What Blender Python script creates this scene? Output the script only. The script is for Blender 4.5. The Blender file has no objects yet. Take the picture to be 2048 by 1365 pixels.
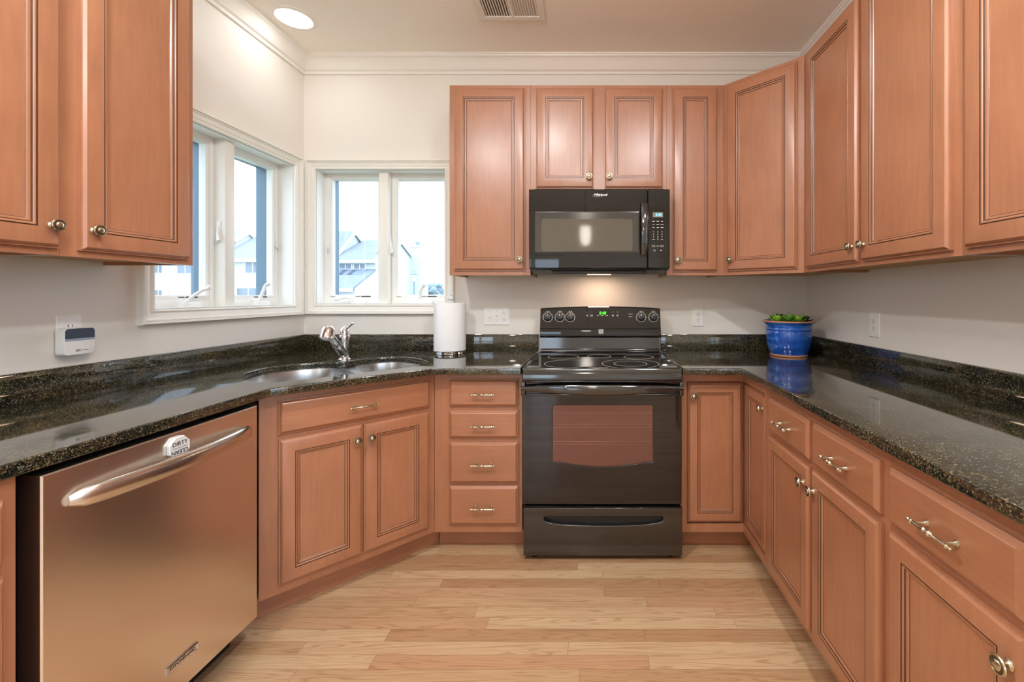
import bpy, bmesh, math, random
from mathutils import Vector, Matrix
random.seed(7)
S = bpy.context.scene
C = S.collection
PI = math.pi

# ------------------------------------------------------------------ camera, sky, exposure
cam_d = bpy.data.cameras.new('camera')
cam = bpy.data.objects.new('camera', cam_d); C.objects.link(cam)
cam.location = (0, 0, 1.259); cam.rotation_euler = (PI/2, 0, 0)
cam_d.sensor_width = 36.0; cam_d.sensor_fit = 'HORIZONTAL'
cam_d.lens = 870/2048*36
cam_d.shift_x = -(1186-1024)/2048
cam_d.shift_y = -(682.5-591)/2048
cam_d.clip_start = 0.02; cam_d.clip_end = 300
S.camera = cam

world = bpy.data.worlds.new('overcast_sky'); S.world = world; world.use_nodes = True
wn = world.node_tree; wn.nodes.clear()
w_out = wn.nodes.new('ShaderNodeOutputWorld'); w_bg = wn.nodes.new('ShaderNodeBackground')
w_tc = wn.nodes.new('ShaderNodeTexCoord'); w_no = wn.nodes.new('ShaderNodeTexNoise'); w_rp = wn.nodes.new('ShaderNodeValToRGB')
w_no.inputs['Scale'].default_value = 3.0; w_no.inputs['Detail'].default_value = 3
w_rp.color_ramp.elements[0].position = 0.35; w_rp.color_ramp.elements[0].color = (0.66, 0.80, 1.0, 1)
w_rp.color_ramp.elements[1].position = 0.65; w_rp.color_ramp.elements[1].color = (0.80, 0.90, 1.0, 1)
wn.links.new(w_tc.outputs['Generated'], w_no.inputs['Vector'])
wn.links.new(w_no.outputs['Fac'], w_rp.inputs['Fac'])
wn.links.new(w_rp.outputs['Color'], w_bg.inputs['Color'])
w_bg.inputs['Strength'].default_value = 3.0
wn.links.new(w_bg.outputs[0], w_out.inputs[0])

S.view_settings.view_transform = 'Standard'; S.view_settings.look = 'None'
S.view_settings.gamma = 1.0; S.view_settings.use_curve_mapping = False
S.view_settings.exposure = 0.62
S.cycles.use_denoising = True
S.cycles.max_bounces = 10; S.cycles.diffuse_bounces = 6; S.cycles.glossy_bounces = 5
S.cycles.transparent_max_bounces = 12; S.cycles.transmission_bounces = 6
S.cycles.caustics_reflective = False; S.cycles.caustics_refractive = False
S.cycles.sample_clamp_indirect = 4.0

FILL_DOWNLIGHT_W = 19.0      # each unseen downlight added for fill
LAMP_COL = (0.93, 0.97, 0.99)
DOME_W = 11.5             # each flush dome light
COOK_LAMP_W = 0.7

# room
XL, XR, YB, YR, ZC = -1.824, 1.344, 2.745, -3.1, 2.75
CT = 0.914                 # worktop height

# ------------------------------------------------------------------ helpers
def lin(r, g, b):
    f = lambda c: (c/255/12.92) if c/255 <= .04045 else ((c/255+.055)/1.055)**2.4
    return (f(r), f(g), f(b), 1)

class MB:
    def __init__(self): self.bm = bmesh.new()
    def face(self, vs, mi=0):
        try: f = self.bm.faces.new(vs); f.material_index = mi; return f
        except ValueError: return None
    def box(self, x0, x1, y0, y1, z0, z1, mi=0, bev=0.0):
        b = self.bm
        vs = [b.verts.new(p) for p in ((x0,y0,z0),(x1,y0,z0),(x1,y1,z0),(x0,y1,z0),(x0,y0,z1),(x1,y0,z1),(x1,y1,z1),(x0,y1,z1))]
        fs = [self.face([vs[i] for i in q], mi) for q in ((0,3,2,1),(4,5,6,7),(0,1,5,4),(1,2,6,5),(2,3,7,6),(3,0,4,7))]
        if bev > 0:
            es = list({e for f in fs for e in f.edges})
            r = bmesh.ops.bevel(b, geom=es, offset=bev, segments=2, profile=.5, affect='EDGES')
            for f in r['faces']: f.material_index = mi
        return self
    def loops(self, rings, closed=True, cap0=False, cap1=False, mi=0, mis=None, wrap=False):
        b = self.bm
        R = [[b.verts.new(p) for p in r] for r in rings]
        n = len(R[0])
        m = len(R) if wrap else len(R)-1
        for k in range(m):
            A, B = R[k], R[(k+1) % len(R)]
            for i in range(n if closed else n-1):
                j = (i+1) % n
                self.face([A[i], A[j], B[j], B[i]], mis[k] if mis else mi)
        if cap0: self.face(list(reversed(R[0])), mis[0] if mis else mi)
        if cap1: self.face(R[-1], mis[-1] if mis else mi)
        return self
    def rects(self, rs, mis=None, cap0=False, cap1=False, mi=0, wrap=False):
        # rs: (x0,x1,z0,z1,y)
        return self.loops([[(x0,y,z0),(x1,y,z0),(x1,y,z1),(x0,y,z1)] for x0,x1,z0,z1,y in rs], True, cap0, cap1, mi, mis, wrap)
    def lathe(self, prof, o=(0,0,0), axis='z', n=24, mi=0, mis=None, cap=True):
        rings = []
        for r, h in prof:
            ring = []
            for i in range(n):
                a = 2*PI*i/n; c, s = r*math.cos(a), r*math.sin(a)
                p = {'z': (c, s, h), '-y': (c, -h, s), 'x': (h, c, s)}[axis]
                ring.append((p[0]+o[0], p[1]+o[1], p[2]+o[2]))
            rings.append(ring)
        return self.loops(rings, True, cap, cap, mi, mis)
    def tube(self, path, r, n=10, mi=0, cap=True, flat=None):
        # r: a number or one per point; flat = (a, b) multiplies the two cross axes
        P = [Vector(p) for p in path]; rings = []; up = None
        for i, p in enumerate(P):
            t = (P[min(i+1, len(P)-1)] - P[max(i-1, 0)]).normalized()
            if up is None:
                up = Vector((0,0,1)) if abs(t.z) < .9 else Vector((1,0,0))
            s = t.cross(up).normalized(); u = s.cross(t).normalized(); up = u
            rr = r[i] if isinstance(r, (list, tuple)) else r
            fa, fb = flat or (1, 1)
            rings.append([tuple(p + s*(rr*fa*math.cos(2*PI*k/n)) + u*(rr*fb*math.sin(2*PI*k/n))) for k in range(n)])
        return self.loops(rings, True, cap, cap, mi)
    def prism(self, poly, z0, z1, mi=0):
        return self.loops([[(x,y,z0) for x,y in poly], [(x,y,z1) for x,y in poly]], True, True, True, mi)
    def xform(self, M):
        bmesh.ops.transform(self.bm, matrix=M, verts=self.bm.verts); return self
    def merge_mesh(self, me, M=None, mi=0):
        if M is not None: me.transform(M)
        n0 = len(self.bm.faces); self.bm.from_mesh(me); self.bm.faces.ensure_lookup_table()
        for f in self.bm.faces[n0:]: f.material_index = mi
        bpy.data.meshes.remove(me); return self

def obj(name, mb, mats, parent=None, loc=(0,0,0), rot=None, smooth=True, angle=32):
    me = bpy.data.meshes.new(name)
    bmesh.ops.recalc_face_normals(mb.bm, faces=mb.bm.faces)
    mb.bm.to_mesh(me); mb.bm.free()
    if not isinstance(mats, (list, tuple)): mats = [mats]
    for m in mats: me.materials.append(m)
    if smooth:
        for p in me.polygons: p.use_smooth = True
        me.set_sharp_from_angle(angle=math.radians(angle))
    o = bpy.data.objects.new(name, me); C.objects.link(o)
    o.location = loc
    if rot: o.rotation_euler = rot
    if parent: o.parent = parent
    return o

def thing(name, label, cat, loc=(0,0,0), rotz=0, group=None):
    o = bpy.data.objects.new(name, None); C.objects.link(o)
    o.empty_display_size = .05
    o.location = loc; o.rotation_euler = (0,0,rotz)
    o['label'] = label; o['category'] = cat
    if group: o['group'] = group
    return o
def tag(o, label, cat, group=None):
    o['label'] = label; o['category'] = cat
    if group: o['group'] = group
    return o
def struct(o):
    o['kind'] = 'structure'; return o

def plate(outer, holes, t, bev=0.0):
    """flat plate with holes as a mesh in the XY plane, z from -t/2 to t/2"""
    cu = bpy.data.curves.new('tmp', 'CURVE'); cu.dimensions = '2D'; cu.fill_mode = 'BOTH'
    cu.extrude = t/2 - bev; cu.bevel_depth = bev; cu.bevel_resolution = 2; cu.offset = -bev
    for pts in [outer] + holes:
        sp = cu.splines.new('POLY'); sp.points.add(len(pts)-1); sp.use_cyclic_u = True
        for q, p in zip(sp.points, pts): q.co = (p[0], p[1], 0, 1)
    o = bpy.data.objects.new('tmp', cu); C.objects.link(o)
    dg = bpy.context.evaluated_depsgraph_get()
    me = bpy.data.meshes.new_from_object(o.evaluated_get(dg), depsgraph=dg)
    bpy.data.objects.remove(o); bpy.data.curves.remove(cu)
    return me
def text_mesh(s, size, ext=.0004, spacing=1.0, shear=0.0):
    cu = bpy.data.curves.new('tmp', 'FONT'); cu.body = s; cu.size = size; cu.extrude = ext
    cu.align_x = 'CENTER'; cu.align_y = 'CENTER'; cu.space_character = spacing; cu.shear = shear
    o = bpy.data.objects.new('tmp', cu); C.objects.link(o)
    dg = bpy.context.evaluated_depsgraph_get()
    me = bpy.data.meshes.new_from_object(o.evaluated_get(dg), depsgraph=dg)
    bpy.data.objects.remove(o); bpy.data.curves.remove(cu)
    return me
XZ = Matrix.Rotation(PI/2, 4, 'X')          # XY plane -> XZ plane, seen from -Y
def add_text(mb, s, size, x, y, z, mi=0, spacing=1.0, shear=0.0, spin=0.0, sx=1.0):
    mb.merge_mesh(text_mesh(s, size, .0004, spacing, shear),
                  Matrix.Translation((x,y,z)) @ XZ @ Matrix.Rotation(spin, 4, 'Z') @ Matrix.Diagonal((sx,1,1,1)), mi)

def rrect(x0, x1, y0, y1, r, n=6):
    pts = []
    for cx, cy, a0 in ((x1-r,y0+r,-PI/2),(x1-r,y1-r,0),(x0+r,y1-r,PI/2),(x0+r,y0+r,PI)):
        for i in range(n+1):
            a = a0 + PI/2*i/n; pts.append((cx+r*math.cos(a), cy+r*math.sin(a)))
    return pts
def smooth_closed(pts, n=5):
    out = []; m = len(pts)
    for i in range(m):
        p0, p1, p2, p3 = (Vector(pts[(i+k) % m]) for k in (-1,0,1,2))
        for j in range(n):
            t = j/n
            out.append(tuple(.5*((2*p1)+(p2-p0)*t+(2*p0-5*p1+4*p2-p3)*t*t+(3*p1-p0-3*p2+p3)*t**3)))
    return out

# ------------------------------------------------------------------ materials
def mat(name, col, rough=.5, metal=0, spec=.5, coat=0, emit=None, estr=0):
    m = bpy.data.materials.new(name); m.use_nodes = True
    p = m.node_tree.nodes['Principled BSDF']
    p.inputs['Base Color'].default_value = col; p.inputs['Roughness'].default_value = rough
    p.inputs['Metallic'].default_value = metal; p.inputs['Specular IOR Level'].default_value = spec
    p.inputs['Coat Weight'].default_value = coat; p.inputs['Coat Roughness'].default_value = .12
    if emit: p.inputs['Emission Color'].default_value = emit; p.inputs['Emission Strength'].default_value = estr
    return m
def nodes(m):
    return m.node_tree.nodes, m.node_tree.links, m.node_tree.nodes['Principled BSDF']
def ramp(n, stops):
    r = n.new('ShaderNodeValToRGB'); e = r.color_ramp.elements
    while len(e) < len(stops): e.new(.5)
    for k, (p, c) in zip(e, stops): k.position = p; k.color = c
    return r
def mapped(n, l, scale, rnd=True):
    tc = n.new('ShaderNodeTexCoord'); mp = n.new('ShaderNodeMapping'); mp.inputs['Scale'].default_value = scale
    l.new(tc.outputs['Object'], mp.inputs['Vector'])
    if rnd:
        oi = n.new('ShaderNodeObjectInfo'); ml = n.new('ShaderNodeMath'); ml.operation = 'MULTIPLY'; ml.inputs[1].default_value = 37
        l.new(oi.outputs['Random'], ml.inputs[0]); l.new(ml.outputs[0], mp.inputs['Location'])
    return mp
def mixc(n, l, a, b, f, mode='MIX'):
    mx = n.new('ShaderNodeMix'); mx.data_type = 'RGBA'; mx.blend_type = mode
    for s, v in ((mx.inputs[0], f), (mx.inputs[6], a), (mx.inputs[7], b)):
        if hasattr(v, 'is_output'): l.new(v, s)
        else: s.default_value = v
    return mx.outputs[2]
def bump(n, l, p, h, strength, dist=.001):
    b = n.new('ShaderNodeBump'); b.inputs['Strength'].default_value = strength; b.inputs['Distance'].default_value = dist
    l.new(h, b.inputs['Height']); l.new(b.outputs[0], p.inputs['Normal'])
def noise(n, l, mp, scale, detail=4, rough=.55):
    t = n.new('ShaderNodeTexNoise'); t.inputs['Scale'].default_value = scale; t.inputs['Detail'].default_value = detail
    t.inputs['Roughness'].default_value = rough; l.new(mp.outputs[0], t.inputs['Vector']); return t.outputs['Fac']

def wood(name, horizontal=False, dark=1.0):
    m = mat(name, (1,1,1,1), .34, spec=.6, coat=.55); n, l, p = nodes(m); p.inputs['Coat Roughness'].default_value = .26; n, l, p = nodes(m)
    g = mapped(n, l, (1.3,14,14) if horizontal else (14,14,1.3)); f = noise(n, l, g, 5, 6, .6)
    big = noise(n, l, mapped(n, l, (1,1,1)), 4.5, 3, .55)
    d = dark
    c = lambda r,g_,b: tuple(x*d for x in lin(r,g_,b)[:3]) + (1,)
    r1 = ramp(n, [(.25, c(162,107,77)), (.5, c(169,113,81)), (.72, c(175,119,86))]); l.new(f, r1.inputs[0])
    r2 = ramp(n, [(.3, (.88,.86,.85,1)), (.7, (1.05,1.05,1.05,1))]); l.new(big, r2.inputs[0])
    l.new(mixc(n, l, r1.outputs[0], r2.outputs[0], .8, 'MULTIPLY'), p.inputs['Base Color'])
    bump(n, l, p, f, .04)
    return m
M_WOOD = wood('stained_maple'); M_WOODH = wood('stained_maple_drawer', True)
M_GLAZE = wood('dark_glaze_in_groove', dark=.20)
M_UNDER = mat('unfinished_cabinet_underside', lin(196,152,96), .6)

def granite():
    m = mat('dark_green_granite', (0,0,0,1), .05, spec=.5, coat=.35); n, l, p = nodes(m); p.inputs['IOR'].default_value = 1.75; p.inputs['Coat Roughness'].default_value = .03
    mp = mapped(n, l, (1,1,1), False)
    def vor(scale):
        v = n.new('ShaderNodeTexVoronoi'); v.inputs['Scale'].default_value = scale; l.new(mp.outputs[0], v.inputs['Vector'])
        s = n.new('ShaderNodeSeparateColor'); l.new(v.outputs['Color'], s.inputs[0]); return s.outputs
    a = vor(340); b = vor(430)
    base = ramp(n, [(0, lin(16,20,19)), (.35, lin(29,35,31)), (.62, lin(46,50,41)), (.84, lin(86,74,47)), (.93, lin(108,94,66)), (1, lin(128,120,102))])
    l.new(a[0], base.inputs[0])
    sp = ramp(n, [(.0, (0,0,0,1)), (.95, (0,0,0,1)), (.965, (1,1,1,1))]); l.new(b[1], sp.inputs[0])
    cl = noise(n, l, mp, 9, 3); rc = ramp(n, [(.35, (.35,.4,.42,1)), (.65, (1.15,1.0,.8,1))]); l.new(cl, rc.inputs[0])
    c1 = mixc(n, l, base.outputs[0], rc.outputs[0], .8, 'MULTIPLY')
    l.new(mixc(n, l, c1, lin(128,124,102), sp.outputs[0]), p.inputs['Base Color'])
    return m
M_GRAN = granite()

def paint(name, col, rough=.6, tex=.03):
    m = mat(name, col, rough, spec=.35); n, l, p = nodes(m)
    bump(n, l, p, noise(n, l, mapped(n, l, (1,1,1), False), 180, 3), tex)
    return m
M_WALL = paint('cream_wall_paint', lin(232,226,218))
M_CEIL = paint('warm_ceiling_paint', lin(250,244,234), .7)
M_TRIM = paint('white_trim_paint', lin(240,236,228), .35, .01)
M_VINYL = mat('white_window_vinyl', lin(238,238,234), .4)

def oak():
    m = mat('oak_strip_floor', (1,1,1,1), .28, coat=.15); n, l, p = nodes(m)
    tc = n.new('ShaderNodeTexCoord'); sep = n.new('ShaderNodeSeparateXYZ'); l.new(tc.outputs['Object'], sep.inputs[0])
    def math_(op, a, b=None, c=None):
        k = n.new('ShaderNodeMath'); k.operation = op
        for i, v in enumerate((a, b, c)):
            if v is None: continue
            if hasattr(v, 'is_output'): l.new(v, k.inputs[i])
            else: k.inputs[i].default_value = v
        return k.outputs[0]
    W, L = .0585, .95
    ry = math_('DIVIDE', sep.outputs[1], W); row = math_('FLOOR', ry); fy = math_('FRACT', ry)
    wn1 = n.new('ShaderNodeTexWhiteNoise'); wn1.noise_dimensions = '1D'; l.new(row, wn1.inputs['W'])
    xx = math_('ADD', math_('DIVIDE', sep.outputs[0], L), math_('MULTIPLY', wn1.outputs[0], 7.3))
    col_ = math_('FLOOR', xx); fx = math_('FRACT', xx)
    cb = n.new('ShaderNodeCombineXYZ'); l.new(col_, cb.inputs[0]); l.new(row, cb.inputs[1])
    wn2 = n.new('ShaderNodeTexWhiteNoise'); wn2.noise_dimensions = '2D'; l.new(cb.outputs[0], wn2.inputs['Vector'])
    tone = ramp(n, [(0, lin(177,138,102)), (.35, lin(192,158,121)), (.7, lin(206,177,140)), (1, lin(183,136,102))]); l.new(wn2.outputs['Value'], tone.inputs[0])
    # grain: stretched along the plank, shifted per plank
    sh = math_('MULTIPLY', wn2.outputs['Value'], 50)
    gv = n.new('ShaderNodeCombineXYZ'); l.new(math_('MULTIPLY_ADD', sep.outputs[0], .42, sh), gv.inputs[0]); l.new(math_('MULTIPLY', sep.outputs[1], 9), gv.inputs[1]); l.new(sh, gv.inputs[2])
    wv = n.new('ShaderNodeTexNoise'); wv.inputs['Scale'].default_value = 2.6; wv.inputs['Detail'].default_value = 2; wv.inputs['Distortion'].default_value = .6
    l.new(gv.outputs[0], wv.inputs['Vector'])
    rings = math_('SINE', math_('MULTIPLY', wv.outputs['Fac'], 88))
    gr = ramp(n, [(.0, (.72,.62,.53,1)), (.30, (1,1,1,1)), (1, (1.03,1.03,1.03,1))]); l.new(math_('MULTIPLY_ADD', rings, .5, .5), gr.inputs[0])
    fv = n.new('ShaderNodeCombineXYZ'); l.new(math_('MULTIPLY', sep.outputs[0], 6), fv.inputs[0]); l.new(math_('MULTIPLY', sep.outputs[1], 160), fv.inputs[1]); l.new(sh, fv.inputs[2])
    fn = n.new('ShaderNodeTexNoise'); fn.inputs['Scale'].default_value = 2; fn.inputs['Detail'].default_value = 3; l.new(fv.outputs[0], fn.inputs['Vector'])
    fr = ramp(n, [(.3, (.86,.8,.75,1)), (.6, (1.02,1.02,1.02,1))]); l.new(fn.outputs['Fac'], fr.inputs[0])
    c = mixc(n, l, tone.outputs[0], gr.outputs[0], .72, 'MULTIPLY'); c = mixc(n, l, c, fr.outputs[0], .7, 'MULTIPLY')
    gap = math_('MAXIMUM', math_('LESS_THAN', fy, .025), math_('LESS_THAN', fx, .0018))
    l.new(mixc(n, l, c, lin(120,74,44), math_('MULTIPLY', gap, .65)), p.inputs['Base Color'])
    return m
M_OAK = oak()

def steel(name, col, rough, sc):
    m = mat(name, col, rough, 1.0); n, l, p = nodes(m)
    f = noise(n, l, mapped(n, l, sc, False), 6, 2)
    r = ramp(n, [(.3, tuple(c*.985 for c in col[:3])+(1,)), (.7, col)]); l.new(f, r.inputs[0]); l.new(r.outputs[0], p.inputs['Base Color'])
    return m
M_STEEL = steel('brushed_stainless_steel', lin(240,230,220), .27, (1,1,160))
M_STEELH = steel('satin_stainless_handle', lin(222,218,212), .22, (60,1,1))
M_SINK = steel('satin_sink_steel', lin(214,214,214), .25, (30,30,1))
M_CHROME = mat('polished_chrome', lin(225,226,230), .05, 1.0)
M_NICKEL = mat('antique_nickel', lin(206,196,170), .24, 1.0)
M_NICKD = mat('dark_antique_nickel', lin(112,102,82), .35, 1.0)
M_BLACK = mat('black_gloss_enamel', lin(24,21,21), .08, spec=.5)
M_BGLASS = mat('black_glass', lin(22,19,20), .03, spec=.5)
for m_, ior in ((M_BLACK, 1.9), (M_BGLASS, 1.62)): m_.node_tree.nodes['Principled BSDF'].inputs['IOR'].default_value = ior
M_BSATIN = mat('black_satin_plastic', lin(30,29,30), .35)
M_BDULL = mat('black_rubber', lin(22,22,22), .7)
M_WHITEPL = mat('white_plastic', lin(240,238,234), .35)
M_GREYPL = mat('grey_print', lin(190,190,188), .5)
M_DARKPR = mat('dark_print', lin(46,46,50), .5)
M_SILVER = mat('silver_print', lin(205,205,205), .3, .6)
M_WARMPR = mat('pale_print', lin(226,222,210), .5)

M_FRAME_SHADE = mat('blue_shade_on_frame', lin(84,112,132), .5)  # bluish outdoor shade on the white outer frame, put into its colour
def glass(name, tint=(1,1,1,1), opacity=0.0, body=(.02,.02,.02,1)):
    m = bpy.data.materials.new(name); m.use_nodes = True; n = m.node_tree.nodes; l = m.node_tree.links; n.clear()
    out = n.new('ShaderNodeOutputMaterial'); tr = n.new('ShaderNodeBsdfTransparent'); gl = n.new('ShaderNodeBsdfGlossy')
    lw = n.new('ShaderNodeLayerWeight'); lw.inputs['Blend'].default_value = .5
    pw = n.new('ShaderNodeMath'); pw.operation = 'POWER'; pw.inputs[1].default_value = 4.5; l.new(lw.outputs['Facing'], pw.inputs[0])
    fr = n.new('ShaderNodeMath'); fr.operation = 'MULTIPLY_ADD'; fr.inputs[1].default_value = .9; fr.inputs[2].default_value = .03; l.new(pw.outputs[0], fr.inputs[0]); gl.inputs['Roughness'].default_value = .02
    tr.inputs['Color'].default_value = tint; mx = n.new('ShaderNodeMixShader')
    first = tr.outputs[0]
    if opacity:
        df = n.new('ShaderNodeBsdfDiffuse'); df.inputs['Color'].default_value = body; m2 = n.new('ShaderNodeMixShader')
        m2.inputs[0].default_value = opacity; l.new(tr.outputs[0], m2.inputs[1]); l.new(df.outputs[0], m2.inputs[2]); first = m2.outputs[0]
    l.new(fr.outputs[0], mx.inputs[0]); l.new(first, mx.inputs[1]); l.new(gl.outputs[0], mx.inputs[2]); l.new(mx.outputs[0], out.inputs[0])
    return m
M_PANE = glass('window_glass', (.97,.985,.99,1))
M_OVENGL = glass('smoked_glass_reflection_tint', (.75,.62,.55,1), .4, lin(150,106,94))  # pinkish room reflection is put into the glass body colour
M_OVENIN = mat('oven_enamel_inside', lin(150,98,84), .5)

# ------------------------------------------------------------------ the room
def room():
    b = MB(); b.box(XL-.16, XR+.16, YR-.16, YB+.16, -.06, 0); struct(obj('floor', b, M_OAK, smooth=False))
    b = MB(); b.box(XL-.16, XR+.16, YR-.16, YB+.16, ZC, ZC+.1); struct(obj('ceiling', b, M_CEIL, smooth=False))
    # left wall with its window opening
    y0, y1, z0, z1 = 1.80, 2.645, 1.20, 2.05
    b = MB(); b.box(XL-.16, XL, YR, y0, 0, ZC); b.box(XL-.16, XL, y1, YB+.16, 0, ZC); b.box(XL-.16, XL, y0, y1, 0, z0); b.box(XL-.16, XL, y0, y1, z1, ZC)
    struct(obj('wall_left', b, M_WALL, smooth=False))
    x0, x1, z0, z1 = -1.745, -.932, 1.202, 2.051
    b = MB(); b.box(XL, x0, YB, YB+.16, 0, ZC); b.box(x1, XR, YB, YB+.16, 0, ZC); b.box(x0, x1, YB, YB+.16, 0, z0); b.box(x0, x1, YB, YB+.16, z1, ZC)
    struct(obj('wall_back', b, M_WALL, smooth=False))
    wy0, wy1, wz0, wz1 = -2.85, -.10, .30, 2.45                  # unseen wide window beside the dining end, added for side fill daylight
    b = MB(); b.box(XR, XR+.16, YR, wy0, 0, ZC); b.box(XR, XR+.16, wy1, YB+.16, 0, ZC); b.box(XR, XR+.16, wy0, wy1, 0, wz0); b.box(XR, XR+.16, wy0, wy1, wz1, ZC)
    struct(obj('wall_right', b, M_WALL, smooth=False))
    b = MB(); n = 3
    for k in range(n):
        a, c = wy0+(wy1-wy0)*k/n, wy0+(wy1-wy0)*(k+1)/n
        for y in (a+.001, c-.051): b.box(XR+.05, XR+.10, y, y+.05, wz0, wz1)
        for z in (wz0, wz1-.05): b.box(XR+.05, XR+.10, a+.051, c-.051, z, z+.05)
    wd = struct(obj('fill_window', b, M_VINYL, smooth=False))
    for k in range(n):
        a, c = wy0+(wy1-wy0)*k/n, wy0+(wy1-wy0)*(k+1)/n
        b = MB(); b.box(XR+.072, XR+.078, a+.051, c-.051, wz0+.05, wz1-.05); obj('pane', b, M_PANE, wd, smooth=False)
    # rear wall with a glazed patio door
    dx0, dx1, dz = -1.62, -.55, 1.98
    b = MB(); b.box(XL, dx0, YR-.16, YR, 0, ZC); b.box(dx1, XR, YR-.16, YR, 0, ZC); b.box(dx0, dx1, YR-.16, YR, dz, ZC)
    struct(obj('wall_rear', b, M_WALL, smooth=False))
    d = MB(); mid = (dx0+dx1)/2
    for a, c in ((dx0, mid+.03), (mid-.03, dx1)):
        yy = YR-.05 if a == dx0 else YR-.10
        d.box(a, a+.07, yy-.02, yy+.02, 0, dz); d.box(c-.07, c, yy-.02, yy+.02, 0, dz); d.box(a+.07, c-.07, yy-.02, yy+.02, 0, .12); d.box(a+.07, c-.07, yy-.02, yy+.02, dz-.07, dz)
    do = struct(obj('door_1', d, M_VINYL, smooth=False))
    g = MB(); g.box(dx0+.07, mid-.04, YR-.053, YR-.047, .12, dz-.07); g.box(mid+.04, dx1-.07, YR-.103, YR-.097, .12, dz-.07)
    obj('pane', g, M_PANE, do, smooth=False)
room()

CROWN = [(0,-.100),(.010,-.100),(.013,-.094),(.013,-.086),(.018,-.082),(.026,-.078),(.034,-.066),(.046,-.044),(.060,-.026),(.068,-.020),(.074,-.018),(.076,-.010),(.082,-.008),(.082,0),(0,0)]
def crown(name, pts):
    # pts: plan polyline of the wall line, each with the inward unit offset of the mitre
    rings = [[(x+ox*d, y+oy*d, ZC+h) for d, h in CROWN] for x, y, ox, oy in pts]
    b = MB(); b.loops(rings, True, True, True); return struct(obj(name, b, M_TRIM, angle=25))
crown('trim_1', [(XL, YR, 1, 0), (XL, YB, 1, -1)])
crown('trim_2', [(XL, YB, 1, -1), (XR, YB, -1, -1)])
crown('trim_3', [(XR, YB, -1, -1), (XR, YR, -1, 0)])

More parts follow.
